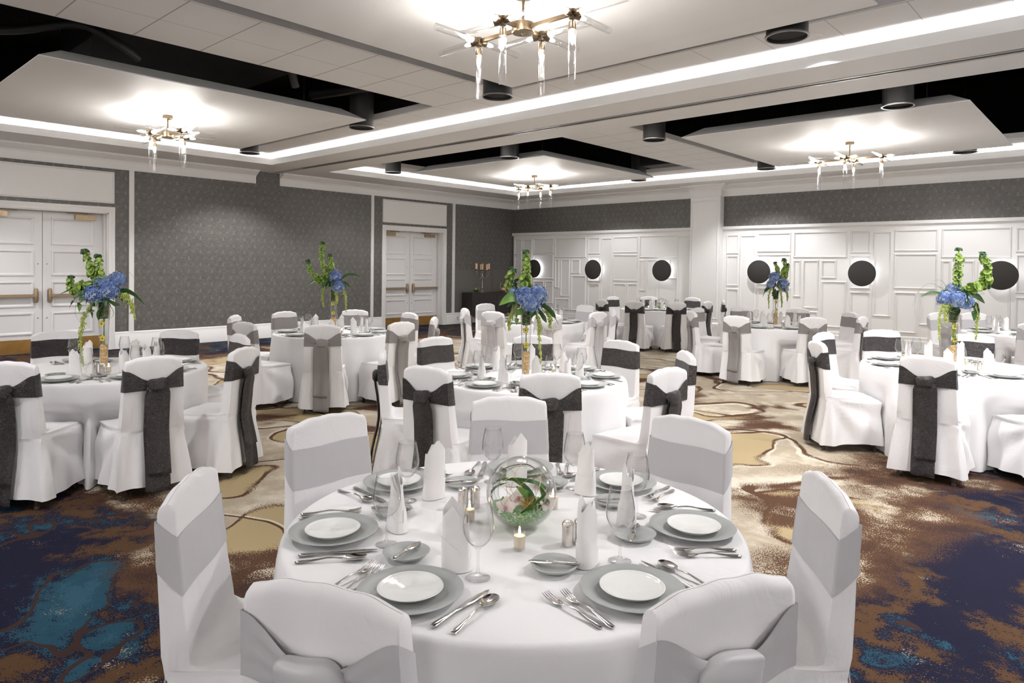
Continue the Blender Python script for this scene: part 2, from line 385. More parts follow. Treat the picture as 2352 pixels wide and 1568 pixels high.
def mk_carpet():
    mt, nt, b = newmat('swirl_patterned_carpet'); co = objco(nt)
    wv = noise(nt, co, 0.42, 2, 0.5); wv2 = noise(nt, co, 1.6, 2, 0.5)
    def warp(vec, nz, amt):
        s = nt.nodes.new('ShaderNodeVectorMath'); s.operation = 'SUBTRACT'; L(nt, nz.outputs['Color'], s.inputs[0]); s.inputs[1].default_value = (0.5,0.5,0.5)
        k = nt.nodes.new('ShaderNodeVectorMath'); k.operation = 'SCALE'; L(nt, s.outputs[0], k.inputs[0]); k.inputs['Scale'].default_value = amt
        a = nt.nodes.new('ShaderNodeVectorMath'); a.operation = 'ADD'; L(nt, vec, a.inputs[0]); L(nt, k.outputs[0], a.inputs[1]); return a.outputs[0]
    pw = warp(warp(co, wv, 1.5), wv2, 0.28)
    A = noise(nt, pw, 0.62, 0.6, 0.4).outputs[0]; B = noise(nt, mapping(nt, pw, (1,1,1), (7.3,2.1,4)), 0.80, 0.5, 0.4).outputs[0]
    A3 = noise(nt, mapping(nt, pw, (1,1,1), (1.3,6.1,2)), 1.35, 2, 0.5).outputs[0]
    D = noise(nt, mapping(nt, pw, (1,1,1), (-3.3,9.1,1)), 1.2, 3, 0.55).outputs[0]
    sp_f = noise(nt, mapping(nt, co, (1,1,1)), 115, 1, 0.5).outputs[0]
    patch = noise(nt, mapping(nt, co, (1,1,1), (3,5,0)), 2.6, 4, 0.62).outputs[0]
    spk = math_(nt, 'SUBTRACT', sp_f, 0.5)
    mot = math_(nt, 'MULTIPLY', math_(nt, 'SUBTRACT', patch, 0.42), 3.5, None, True)
    As = math_(nt, 'ADD', A, math_(nt, 'MULTIPLY', math_(nt, 'MULTIPLY', spk, mot), 0.10))
    Bs = math_(nt, 'ADD', B, math_(nt, 'MULTIPLY', math_(nt, 'MULTIPLY', spk, mot), 0.12))
    Ds = math_(nt, 'ADD', D, math_(nt, 'MULTIPLY', spk, 0.30))
    tan, tan2, cream = (0.335,0.28,0.21), (0.265,0.222,0.168), (0.50,0.445,0.365)
    gold, brown, umber = (0.33,0.255,0.145), (0.075,0.038,0.022), (0.035,0.019,0.016)
    sand = ramp(nt, math_(nt, 'ADD', patch, math_(nt, 'MULTIPLY', spk, 0.25)), [(0.0,tan2),(0.47,tan),(0.66,cream)], 'LINEAR')
    sand = mixc(nt, math_(nt, 'GREATER_THAN', Bs, 0.625), sand, gold)
    sand = mixc(nt, math_(nt, 'LESS_THAN', Bs, 0.335), sand, gold)
    def contour(s, at, w): return math_(nt, 'LESS_THAN', math_(nt, 'ABSOLUTE', math_(nt, 'SUBTRACT', s, at)), w)
    l1 = contour(As, 0.52, 0.008); l2 = contour(Bs, 0.625, 0.0065); l3 = contour(Bs, 0.335, 0.006); l4 = contour(As, 0.40, 0.008)
    sand = mixc(nt, math_(nt, 'MAXIMUM', contour(As, 0.536, 0.007), contour(Bs, 0.611, 0.0045)), sand, cream)
    blot = math_(nt, 'GREATER_THAN', math_(nt, 'ADD', Ds, math_(nt, 'MULTIPLY', math_(nt, 'ABSOLUTE', math_(nt, 'SUBTRACT', A, 0.52)), -0.55)), 0.57)
    sand = mixc(nt, blot, sand, brown)
    sand = mixc(nt, math_(nt, 'MAXIMUM', math_(nt, 'MAXIMUM', l1, l2), l3), sand, brown)
    navy, rust, teal, teal2, fleck = (0.009,0.009,0.023), (0.072,0.038,0.018), (0.016,0.055,0.085), (0.025,0.075,0.11), (0.27,0.215,0.155)
    fine = noise(nt, mapping(nt, co, (1,1,1), (9,1,0)), 9.0, 4, 0.7).outputs[0]
    mess = math_(nt, 'ADD', math_(nt, 'MULTIPLY', spk, 0.20), math_(nt, 'MULTIPLY', math_(nt, 'SUBTRACT', fine, 0.5), 0.34))
    As2 = math_(nt, 'ADD', A3, mess); Bs2 = math_(nt, 'ADD', D, mess)
    blue = ramp(nt, As2, [(0.0,teal2),(0.30,teal),(0.40,navy),(0.455,rust),(0.56,navy),(0.615,teal),(0.66,navy),(0.71,rust)], 'CONSTANT')
    blue = mixc(nt, math_(nt, 'GREATER_THAN', Bs2, 0.57), blue, navy)
    blue = mixc(nt, math_(nt, 'GREATER_THAN', math_(nt, 'ADD', patch, math_(nt, 'ADD', mess, math_(nt, 'MULTIPLY', spk, 0.35))), 0.72), blue, fleck)
    blue = mixc(nt, contour(A3, 0.40, 0.007), blue, umber)
    mid = ramp(nt, math_(nt, 'ADD', patch, math_(nt, 'MULTIPLY', spk, 0.7)), [(0.0,umber),(0.40,brown),(0.52,rust),(0.60,tan),(0.68,cream),(0.78,navy)], 'CONSTANT')
    sp = nt.nodes.new('ShaderNodeSeparateXYZ'); L(nt, co, sp.inputs[0]); X, Y = sp.outputs[0], sp.outputs[1]
    e1 = math_(nt, 'DIVIDE', math_(nt, 'SUBTRACT', -11.9, X), 1.3)
    e2 = math_(nt, 'DIVIDE', math_(nt, 'SUBTRACT', math_(nt, 'ADD', 1.75, math_(nt, 'MULTIPLY', X, 0.03)), Y), 1.0)
    e3 = math_(nt, 'DIVIDE', math_(nt, 'ADD', X, 1.30), 1.1)
    edge = math_(nt, 'MAXIMUM', math_(nt, 'MAXIMUM', e1, e2), e3)
    edge = math_(nt, 'ADD', edge, math_(nt, 'MULTIPLY', math_(nt, 'SUBTRACT', B, 0.5), 2.2))
    edge = math_(nt, 'ADD', edge, math_(nt, 'MULTIPLY', spk, 1.1))
    col = mixc(nt, math_(nt, 'GREATER_THAN', edge, -0.45), sand, mid)
    col = mixc(nt, math_(nt, 'GREATER_THAN', edge, 0.25), col, blue)
    L(nt, col, b.inputs['Base Color'])
    b.inputs['Roughness'].default_value = 0.95; b.inputs['Specular IOR Level'].default_value = 0.1
    bump(nt, b, sp_f, 0.35, 0.006); return mt
MT['carpet'] = mk_carpet()
# ================================================================== THE ROOM
struct(MB().box(XL-0.4, XR+0.1, YF-0.1, YB+0.1, -0.08, 0).build('floor', MT['carpet'], smooth=False))
D1, D2 = 3.41, 11.795                     # centres of the two double doors
DW, DH = 0.99, 2.56                       # half opening, head height
# --- left wall: slab with two door openings
def wall_left():
    b = MB(); ys = [YF, D1-DW, D1+DW, D2-DW, D2+DW, YB]
    for i in range(0, 6, 2): b.box(XL-0.3, XL, ys[i], ys[i+1], 0, ZS+0.02)
    for d in (D1, D2): b.box(XL-0.3, XL, d-DW, d+DW, DH, ZS+0.02)
    return struct(b.build('wall_left', MT['paper_y'], smooth=False))
wall_left()
struct(MB().box(XL-0.3, XR+0.1, YB, YB+0.15, 0, ZS+0.02).build('wall_back', MT['paper_x'], smooth=False))
struct(MB().box(XR, XR+0.15, YF, YB, 0, ZS+0.02).build('wall_right', MT['wainscot'], smooth=False))
struct(MB().box(XL-0.3, XR+0.1, YF-0.15, YF, 0, ZS+0.02).build('wall_front', MT['wainscot'], smooth=False))
# flat service panel in the corner beyond the second door
b = MB()
b.box(XL, XL+0.012, 13.225, 14.72, 0.325, 1.545); b.box(XL, XL+0.012, 14.73, 15.60, 0.325, 1.545)
struct(b.build('trim_1', MT['flat_panel'], smooth=False))
# --- pilaster on the back wall
PX0, PX1, PY = -8.16, -7.385, YB-0.2
b = MB(); b.box(PX0, PX1, PY, YB, 0, ZS+0.02)
def frame_y(b, x0, x1, z0, z1, y, w=0.045, d=0.028):
    """mitred picture-frame moulding on a wall facing -y"""
    o = len(b.v); rows = []
    prof = [(0.0, 0.0), (0.010, d*0.55), (w*0.45, d), (w*0.7, d*0.85), (w, 0.002)]
    P = [(x0,z0),(x1,z0),(x1,z1),(x0,z1)]; sg = [(1,1),(-1,1),(-1,-1),(1,-1)]
    for (px, pz), (sx, sz) in zip(P, sg): rows.append([(px+sx*a, y-h, pz+sz*a) for a, h in prof])
    rows.append(rows[0]); b.grid(rows)
def frame_x(b, y0, y1, z0, z1, x, w=0.04, d=0.02):
    prof = [(0.0, 0.0), (0.006, d), (w*0.6, d), (w, 0.0)]; rows = []
    for (py, pz), (sy, sz) in zip([(y0,z0),(y1,z0),(y1,z1),(y0,z1)], [(1,1),(-1,1),(-1,-1),(1,-1)]):
        rows.append([(x+h, py+sy*a, pz+sz*a) for a, h in prof])
    rows.append(rows[0]); b.grid(rows)
frame_y(b, PX0+0.03, PX1-0.03, 0.42, 3.30, PY, 0.05, 0.012)
struct(b.build('trim_2', MT['wainscot'], angle=30))
# --- panelled wainscot on the back wall
WY = YB-0.02
b = MB(); b.box(XL+0.04, PX0, WY, YB, 0, 2.60); b.box(PX1, XR, WY, YB, 0, 2.60)
RECT = [(-14.17,-13.85,2.0,2.485),(-14.17,-13.85,1.20,1.975),(-14.17,-13.85,0.38,1.17),(-13.815,-13.435,0.38,2.465),(-13.405,-12.62,2.04,2.49),
(-13.405,-12.62,1.28,2.005),(-13.39,-12.97,0.38,1.225),(-12.94,-12.61,0.56,1.235),(-12.575,-11.44,1.91,2.495),(-12.57,-12.395,1.03,1.867),
(-12.355,-12.01,0.79,1.87),(-11.97,-11.645,1.46,1.866),(-11.965,-11.435,0.40,1.415),(-12.555,-12.01,0.40,0.74),(-11.385,-10.975,2.01,2.48),
(-11.38,-10.965,1.25,1.98),(-11.378,-10.96,0.38,1.20),(-10.932,-10.576,0.69,2.46)]
PER = 2.862
base = RECT[4:18]
ALL = list(RECT)
for x0, x1, z0, z1 in base:
    if x1+PER < PX0-0.02: ALL.append((x0+PER, x1+PER, z0, z1))
ALL.append((-8.615, -8.216, 0.38, 2.47))
R0L = [(-7.30,-6.985,2.0,2.47),(-7.29,-6.985,1.235,1.97),(-7.28,-6.97,0.38,1.185),(-6.96,-6.566,0.38,2.45)]
ALL += R0L
for k in range(5):
    dx = 6.863 + k*PER
    for x0, x1, z0, z1 in base:
        if x1+dx < XR-0.05: ALL.append((x0+dx, x1+dx, z0, z1))
for r in ALL: frame_y(b, r[0], r[1], r[2], r[3], WY)
struct(recalc(b.build('trim_3', MT['wainscot'], angle=30)))
b = MB()
for x0, x1 in ((XL+0.015, PX0), (PX1, XR)):
    b.extrude([(YB, 2.565), (YB-0.035, 2.565), (YB-0.05, 2.59), (YB-0.075, 2.60), (YB-0.075, 2.663), (YB, 2.663)], 'x', x0, x1)
struct(b.build('trim_4', MT['wainscot'], angle=30))
b = MB()
def base_prof(y, s): return [(y, 0), (y-s*0.045, 0), (y-s*0.045, 0.235), (y-s*0.035, 0.25), (y-s*0.035, 0.305), (y-s*0.02, 0.32), (y, 0.32)]
for x0, x1 in ((XL, PX0), (PX1, XR)): b.extrude(base_prof(YB, 1), 'x', x0, x1)
b.extrude(base_prof(PY, 1), 'x', PX0-0.03, PX1+0.03)
struct(b.build('baseboard_back', MT['wainscot'], angle=30))
b = MB(); TW = 0.11
for y0, y1 in ((YF, D1-DW-TW), (D1+DW+TW, D2-DW-TW), (D2+DW+TW, YB)):
    b.extrude([(XL, 0), (XL+0.03, 0), (XL+0.03, 0.235), (XL+0.022, 0.25), (XL+0.022, 0.305), (XL+0.012, 0.32), (XL, 0.32)], 'y', y0, y1)
struct(b.build('baseboard_left', MT['white_paint'], angle=30))
# --- vertical strips and transom panels on the left wall
b = MB()
for y0, y1 in ((1.98,2.07),(4.752,4.841),(10.347,10.43),(13.12,13.215)): b.box(XL, XL+0.022, y0, y1, 0.32, 3.39)
struct(b.build('trim_5', MT['white_paint'], smooth=False))
b = MB()
for d in (D1, D2):
    b.box(XL, XL+0.012, d-1.09, d+1.09, 2.733, 3.328); frame_x(b, d-1.09, d+1.09, 2.733, 3.328, XL+0.012, 0.035, 0.018)
struct(recalc(b.build('trim_6', MT['white_paint'], angle=30)))
# --- crown moulding with the frieze band, notched where the folding wall parks
CROWN = [(0.0, 3.388), (0.022, 3.388), (0.022, 3.525), (0.035, 3.54), (0.042, 3.556), (0.060, 3.568), (0.095, 3.583), (0.135, 3.605), (0.165, 3.628), (0.178, 3.632), (0.178, 3.645), (0.20, 3.648), (0.20, ZS), (0.0, ZS)]
b = MB()
b.sweep([(XL, YF), (XL, 7.294)], CROWN)
b.sweep([(XL, 7.859), (XL, YB), (PX0, YB), (PX0, PY), (PX1, PY), (PX1, YB), (XR, YB)], CROWN)
struct(recalc(b.build('trim_7', MT['ceiling_paint'], angle=30)))
# ================================================================== CEILING
TX0, TX1 = -13.08, 6.36
YN0, YN1 = -7.18, -0.86
YA0, YA1, YC0, YC1 = 0.49, 7.05, 8.38, 14.72
b = MB()
for x0, x1, y0, y1 in ((XL, TX0, YF, YB), (TX1, XR, YF, YB), (TX0, TX1, YF, YN0), (TX0, TX1, YN1, YA0), (TX0, TX1, YA1, 7.645), (TX0, TX1, 7.80, YC0), (TX0, TX1, YC1, YB)):
    b.box(x0, x1, y0, y1, ZS, ZS+0.05)
for y0, y1 in ((YN0, YN1), (YA0, YA1), (YC0, YC1)):      # cove lips
    t = 0.03; z0, z1 = ZS+0.05, ZS+0.118
    b.box(TX0-t, TX0, y0-t, y1+t, z0, z1); b.box(TX1, TX1+t, y0-t, y1+t, z0, z1)
    b.box(TX0, TX1, y0-t, y0, z0, z1); b.box(TX0, TX1, y1, y1+t, z0, z1)
    k = 0.34
    b.box(TX0-k-t, TX0-k, y0-k, y1+k, z0, ZT); b.box(TX1+k, TX1+k+t, y0-k, y1+k, z0, ZT)
    b.box(TX0-k, TX1+k, y0-k-t, y0-k, z0, ZT); b.box(TX0-k, TX1+k, y1+k, y1+k+t, z0, ZT)
struct(b.build('ceiling', MT['ceiling_paint'], smooth=False))
# tiled ceiling with four openings
OPX = [(-12.40,-7.31), (-5.985,-0.72)]; OPY = [(1.17,6.375), (8.95,14.03)]
b = MB(); xs = [XL, OPX[0][0], OPX[0][1], OPX[1][0], OPX[1][1], XR]; ys = [YF, OPY[0][0], OPY[0][1], OPY[1][0], OPY[1][1], YB]
for i in range(5):
    for j in range(5):
        if i % 2 == 1 and j % 2 == 1: continue
        b.box(xs[i], xs[i+1], ys[j], ys[j+1], ZT, ZT+0.09)
struct(b.build('ceiling_tiles', MT['tile'], smooth=False))
b = MB()
for i in (0, 1):
    for j in (0, 1):
        x0, x1 = OPX[i]; y0, y1 = OPY[j]; t = 0.012
        b.box(x0, x0+t, y0, y1, ZT+0.002, ZT+0.088); b.box(x1-t, x1, y0, y1, ZT+0.002, ZT+0.088); b.box(x0, x1, y0, y0+t, ZT+0.002, ZT+0.088); b.box(x0, x1, y1-t, y1, ZT+0.002, ZT+0.088)
struct(b.build('trim_8', MT['ceiling_paint'], smooth=False))
# black plenum above the openings
b = MB(); x0, x1, y0, y1, z1 = XL, XR, YF, YB, 5.3
b.add([(x0,y0,ZT+0.1),(x1,y0,ZT+0.1),(x1,y1,ZT+0.1),(x0,y1,ZT+0.1),(x0,y0,z1),(x1,y0,z1),(x1,y1,z1),(x0,y1,z1)], [(4,5,6,7),(0,1,5,4),(1,2,6,5),(2,3,7,6),(3,0,4,7)])
for y in (0.4, 4.2, 8.0, 11.6): b.box(x0, x1, y, y+0.12, 4.75, 5.1)
struct(b.build('ceiling_plenum', MT['black_void'], smooth=False))
# folding-wall track in the header between the two halves
b = MB()
b.box(TX0-1.1, XR, 7.645, 7.80, ZS+0.03, ZS+0.05); b.box(TX0-1.1, XR, 7.655, 7.70, ZS-0.004, ZS+0.03); b.box(TX0-1.1, XR, 7.745, 7.79, ZS-0.004, ZS+0.03)
o = struct(b.build('trim_9', MT['track'], smooth=False))
struct(MB().box(TX0-1.1, XR, 7.70, 7.745, ZS+0.012, ZS+0.03).build('trim_10', MT['slot'], smooth=False))
# ducts in the dark above
def tube_thing(name, label, cat, pts, r, mt, n=14, group=None):
    o = MB().tube(catmull(pts, 6) if len(pts) > 2 else pts, r, n).build(name, mt); return tag(o, label, cat, group)
DG = 'black air ducts in the ceiling voids'
tag(MB().box(-10.2,-8.0,2.6,4.9,4.25,4.62).build('air_duct', MT['duct'], smooth=False), 'boxy black air duct in the dark void above the left chandelier panel', 'duct', DG)
tube_thing('flexible_duct', 'thin curved black flex duct over near edge of left chandelier panel', 'duct', [(-10.0,1.3,4.55),(-9.3,1.35,4.5),(-9.0,1.45,4.1),(-8.55,1.75,4.0),(-8.2,2.25,4.12),(-8.05,2.6,3.95),(-8.1,2.8,3.86)], 0.045, MT['duct'])
tube_thing('flexible_duct', 'curved black flex duct above the right end of left chandelier panel', 'duct', [(-8.0,4.0,4.15),(-7.9,4.25,4.2),(-7.85,4.45,4.1),(-7.95,4.6,3.9)], 0.05, MT['duct'])
tube_thing('air_duct', 'long round black duct above the right edge of back chandelier panel', 'duct', [(-7.62,9.2,4.18),(-7.62,13.2,4.18)], 0.17, MT['duct'], 20)
tube_thing('air_duct', 'round black duct crossing the void behind the left chandelier panel', 'duct', [(-8.9,5.4,4.1),(-7.3,6.3,4.25)], 0.07, MT['duct'])
tag(MB().box(-8.3,-7.4,13.35,13.85,3.93,4.12).build('air_duct', MT['duct'], smooth=False), 'flat black duct box at far corner of back chandelier panel opening', 'duct', DG)
tag(MB().box(-4.9,-1.9,9.35,9.95,4.05,4.5).build('air_duct', MT['duct'], smooth=False), 'boxy black air duct over near edge of right chandelier panel', 'duct', DG)
tube_thing('flexible_duct', 'pale bent pipe in the void right of the right chandelier panel', 'duct', [(-1.05,11.0,4.2),(-1.0,11.2,4.15),(-0.95,11.5,4.0),(-0.95,11.9,3.98)], 0.04, MT['track'])
# ================================================================== CLOUD PANELS
CX, CYs, CH = (-9.84, -3.355), (3.77, 11.50), (1.87, 1.94)
def cloud(cx, cyy, label):
    a, c, i, h = 1.87, 1.925, 0.25, 0.16
    b = MB(); z = ZC
    b.add([(cx-a,cyy-c,z),(cx+a,cyy-c,z),(cx+a,cyy+c,z),(cx-a,cyy+c,z),(cx-a,cyy-c,z+0.012),(cx+a,cyy-c,z+0.012),(cx+a,cyy+c,z+0.012),(cx-a,cyy+c,z+0.012),
           (cx-a+i,cyy-c+i,z+h),(cx+a-i,cyy-c+i,z+h),(cx+a-i,cyy+c-i,z+h),(cx-a+i,cyy+c-i,z+h)],
          [(0,3,2,1),(0,1,5,4),(1,2,6,5),(2,3,7,6),(3,0,4,7),(4,5,9,8),(5,6,10,9),(6,7,11,10),(7,4,8,11),(8,9,10,11)])
    root = thing('ceiling_panel', label, 'ceiling panel', (0,0,0), 0, 'suspended ceiling panels')
    b.build('panel', MT['cloud_paint'], root, smooth=False)
    w = MB()
    for sx in (-1, 1):
        for sy in (-1, 1): w.tube([(cx+sx*1.3, cyy+sy*1.3, z+h), (cx+sx*1.3, cyy+sy*1.3, 5.2)], 0.006, 6)
    w.build('suspension_wires', MT['duct'], root)
cloud(CX[0], CYs[0], 'suspended pale ceiling panel at upper left over the left flower table')
cloud(CX[1], CYs[0], 'suspended pale ceiling panel nearest the camera at top centre')
cloud(CX[0], CYs[1], 'suspended pale ceiling panel at back left near the room corner')
cloud(CX[1], CYs[1], 'suspended pale ceiling panel at back right over the panelled wall side')
for cx_ in (-9.84,-3.355,3.13): cloud(cx_, -4.02, 'suspended pale ceiling panel behind the camera')
for cy_0 in CYs: cloud(3.13, cy_0, 'suspended pale ceiling panel outside the right edge of the picture')
# black drum diffusers at the panel corners
def drum():
    root = thing('drum_diffuser', 'x', 'ceiling vent', (0,0,0), 0, 'black drum diffusers beside ceiling panels')
    MB().lathe([(0.172,0.62),(0.172,0.02),(0.18,0.015),(0.18,0.0),(0.165,0.0),(0.165,0.02)], 40).build('drum', MT['drum'], root)
    MB().lathe([(0.181,0.012),(0.181,-0.002),(0.166,-0.002)], 40).build('rim', MT['drum_rim'], root)
    MB().lathe([(0.165,0.03),(0.001,0.03)], 40).build('mesh_face', MT['grille'], root)
    return root
DR = [(-2.27,5.98,'front panel, right one of its far edge'),(-5.64,5.90,'front panel, at its far left corner'),(-8.45,5.96,'left panel, at its right corner'),(-12.0,6.03,'left panel, at its far corner'),
      (-12.0,9.29,'back panel, at its left corner'),(-8.62,9.36,'back panel, over its near edge'),(-5.63,9.45,'right panel, at its left corner'),(-5.52,13.58,'right panel, at its far left corner'),
      (-2.19,9.35,'right panel, over its near edge'),(-2.17,13.66,'right panel, over its far edge'),(-8.50,13.62,'back panel, at its far edge')]
d0 = drum()
for k, (x, y, lb) in enumerate(DR):
    lab = 'black drum ceiling diffuser of the ' + lb
    if k == 0: d0.location = (x, y, ZC-0.004); d0['label'] = lab
    else: dup(d0, (x, y, ZC-0.004), 0, lab)
# recessed downlights
def can():
    root = thing('recessed_downlight', 'x', 'ceiling light', (0,0,0), 0, 'recessed downlights in the ceiling')
    MB().lathe([(0.062,-0.001),(0.082,-0.006),(0.085,0.0),(0.062,0.02)], 28).build('trim_ring', MT['white_paint'], root)
    MB().lathe([(0.062,0.004),(0.0005,0.004)], 28).build('lens', MT['can'], root)
    l = bpy.data.lights.new('downlight_beam', 'SPOT'); l.energy = P_CAN; l.color = NEUT; l.spot_size = math.radians(118); l.spot_blend = 0.45; l.shadow_soft_size = 0.05
    o = bpy.data.objects.new('downlight_beam', l); C.objects.link(o); o.parent = root; o.location = (0,0,-0.02)
    return root
CANS = [(-12.74,6.67,'left end of the near row by the beam',0.8),(-10.85,6.65,'middle of the left ceiling row by the beam',0.7),(-8.94,6.69,'beside the drum at right corner of left panel'),
        (-5.05,6.74,'just right of the hanging front chandelier'),(-2.32,6.78,'peeking out right of the drum at top right'),(-6.19,14.31,'on the far ceiling left of the pilaster side drum'),
        (-12.74,1.0,'above the first double doors'),]
for x in (-12.74,-10.85,-8.94,-5.05,-2.32,0.2,3.1,5.9):  # rows of downlights added behind the camera to light camera-facing sides
    for y in (-6.6,-1.4):
        if y < -2 or not -6 < x < 1: CANS.append((x, y, 'x'))
for x, y, e_ in ((-4.4,0.6,0.6),(0.2,4.0,0.85),(-0.35,5.2,0.6),(-10.3,14.2,0.5),(-2.6,14.2,0.6),(-12.5,3.4,0.30),(-12.5,9.6,0.4),(-12.5,11.8,0.22)): CANS.append((x, y, 'x', e_))  # unseen downlights added to brighten tables, doors and panelled wall
for x in (0.2,5.9):  # more unseen downlights added on the right as fill
    for y in (6.68,9.0,11.5): CANS.append((x, y, 'x'))
c0 = can()
for k, (x, y, lb, *fac) in enumerate(CANS):
    lab = 'small round recessed downlight ' + lb if lb != 'x' else 'unseen recessed downlight added for fill light'
    if k == 0: c0.location = (x, y, ZT); c0['label'] = lab
    else:
        r_ = dup(c0, (x, y, ZT), 0, lab)
        if fac:
            for ch in r_.children:
                if ch.type == 'LIGHT': ch.data = ch.data.copy(); ch.data.energy = P_CAN*fac[0]
# LED strips hidden behind the cove lips
def cove(x0, y0, x1, y1):
    ln = math.hypot(x1-x0, y1-y0); l = bpy.data.lights.new('cove_led', 'AREA'); l.shape = 'RECTANGLE'; l.size = ln; l.size_y = 0.05; l.energy = P_COVE*ln; l.color = NEUT
    o = bpy.data.objects.new('cove_led', l); C.objects.link(o)
    o.location = ((x0+x1)/2, (y0+y1)/2, ZS+0.065); o.rotation_euler = (PI, 0, math.atan2(y1-y0, x1-x0))
for y0, y1 in ((YN0, YN1), (YA0, YA1), (YC0, YC1)):
    g = 0.12
    cove(TX0, y0-g, TX1, y0-g); cove(TX0, y1+g, TX1, y1+g); cove(TX0-g, y0, TX0-g, y1); cove(TX1+g, y0, TX1+g, y1)
# ================================================================== DOORS
def double_door(idx, dc, words):
    root = bpy.data.objects.new('door_%d' % idx, None); C.objects.link(root); root['kind'] = 'structure'; root['label'] = words
    y0, y1 = dc-DW, dc+DW; b = MB()
    pr = [(0,0),(0.03,0.0),(0.034,0.05),(0.024,0.06),(0.03,0.085),(0.022,0.11),(0,0.11)]     # (out, across)
    for s, y in ((-1, y0), (1, y1)):
        b.add([(XL+o, y+s*a, 0) for o, a in pr] + [(XL+o, y+s*a, DH+a) for o, a in pr], [(i, i+1, 8+i, 7+i) for i in range(6)])
    b.add([(XL+o, y0-a, DH+a) for o, a in pr] + [(XL+o, y1+a, DH+a) for o, a in pr], [(i, i+1, 8+i, 7+i) for i in range(6)])
    b.box(XD, XL, y0-0.001, y0+0.02, 0, DH); b.box(XD, XL, y1-0.02, y1+0.001, 0, DH); b.box(XD, XL, y0, y1, DH-0.02, DH+0.001)
    b.box(XD+0.03, XL-0.13, y0+0.02, y0+0.035, 0, DH-0.02); b.box(XD+0.03, XL-0.13, y1-0.035, y1-0.02, 0, DH-0.02)
    recalc(b.build('door_frame', MT['white_paint'], root, angle=30))
    b = MB(); b.box(XD-0.06, XD-0.05, y0, y1, 0, DH); b.build('door_gap_shadow_stop', MT['slot'], root, smooth=False)
    for s in (-1, 1):
        a0, a1 = (y0+0.022, dc-0.004) if s < 0 else (dc+0.004, y1-0.022)
        p0, p1 = (a0+0.155, a1-0.125) if s < 0 else (a0+0.125, a1-0.155)
        b = MB(); b.box(XD-0.045, XD, a0, a1, 0.008, DH-0.024)
        for z0, z1 in ((1.935,2.425),(1.38,1.84),(0.825,1.285),(0.335,0.73)): frame_x(b, p0, p1, z0, z1, XD, 0.05, 0.016)
        leaf = recalc(b.build('door_leaf', MT['door_paint'], root, angle=30))
        MB().box(XD, XD+0.004, a0+0.01, a1-0.01, 0.012, 0.255).build('kick_plate', MT['kick'], leaf, smooth=False)
        e = a1-0.10 if s < 0 else a0+0.10; w0, w1 = (a0+0.02, e) if s < 0 else (e, a1-0.02)
        b = MB(); b.box(XD+0.03, XD+0.075, w0, w1, 1.003, 1.055); b.box(XD, XD+0.03, w0, w0+0.05, 1.01, 1.05); b.box(XD, XD+0.03, w1-0.05, w1, 1.01, 1.05)
        b.build('panic_bar', MT['bronze'], leaf, smooth=False)
        b = MB(); b.lathe([(0.001,-0.13),(0.028,-0.12),(0.036,-0.05),(0.036,0.05),(0.028,0.12),(0.001,0.13)], 14, (XD+0.045, e, 1.03)); b.box(XD, XD+0.045, e-0.03, e+0.03, 0.93, 1.13)
        b.build('latch_case', MT['bronze'], leaf)
        cy0 = a1-0.47 if s > 0 else a0+0.10
        b = MB(); b.box(XD, XD+0.07, cy0, cy0+0.34, 2.41, 2.50); b.box(XD+0.02, XD+0.05, cy0-0.12 if s > 0 else cy0+0.2, cy0+0.2 if s > 0 else cy0+0.48, 2.515, 2.528)
        b.build('door_closer', MT['bronze'], leaf, smooth=False)
        b = MB(); yb_ = a1-0.065 if s < 0 else a0+0.065
        for z in (0.627, 1.594): b.lathe([(0.001,0.006),(0.010,0.004),(0.012,0.0)], 12, (XD, yb_, z), axis=(1,0,0))
        b.build('door_bolts', MT['bronze'], leaf)
double_door(1, D1, 'white panelled double doors with bronze panic bars at far left')
double_door(2, D2, 'white panelled double doors with bronze panic bars near the room corner')
# small wall outlets
for loc, lb in (((XL+0.031, 13.33, 0.16), 'small wall outlet in baseboard just left of the dark console'), ((XL+0.031, 14.02, 0.17), 'small wall outlet in the baseboard below the dark console')):
    tag(MB().box(loc[0], loc[0]+0.008, loc[1]-0.035, loc[1]+0.035, loc[2]-0.055, loc[2]+0.055).build('wall_outlet', MT['outlet'], smooth=False), lb, 'outlet', 'wall outlets')
tag(MB().box(-12.47,-12.40,WY-0.010,WY,0.44,0.55).build('wall_outlet', MT['outlet'], smooth=False), 'small wall outlet on the panelled wall left of second disc sconce', 'outlet', 'wall outlets')
# ================================================================== DISC SCONCES
def sconce():
    root = thing('disc_sconce', 'x', 'wall light', (0,0,0), 0, 'dark disc sconces on the panelled wall')
    MB().lathe([(0.001,0.132),(0.258,0.132),(0.27,0.122),(0.27,0.102),(0.25,0.098),(0.001,0.098)], 56, axis=(0,-1,0)).build('disc', MT['grille'], root)
    MB().lathe([(0.07,0.0),(0.07,0.10)], 24, axis=(0,-1,0)).build('wall_mount', MT['drum'], root)
    l = bpy.data.lights.new('halo_light', 'AREA'); l.shape = 'DISK'; l.size = 0.46; l.energy = P_HALO; l.color = NEUT
    o = bpy.data.objects.new('halo_light', l); C.objects.link(o); o.parent = root; o.location = (0,-0.095,0); o.rotation_euler = (PI/2, 0, 0)
    return root
SC = [(-13.29,'nearest the room corner, first from the left'),(-11.13,'second from the room corner'),(-8.98,'just left of the white pilaster'),(-6.45,'just right of the white pilaster'),(-4.25,'second one right of the white pilaster'),(-1.86,'rightmost, at the edge of the picture')]
s0 = sconce()
for k, (x, lb) in enumerate(SC):
    lab = 'dark round disc sconce on white wall, ' + lb
    if k == 0: s0.location = (x, WY, 1.585); s0['label'] = lab
    else: dup(s0, (x, WY, 1.585), 0, lab)
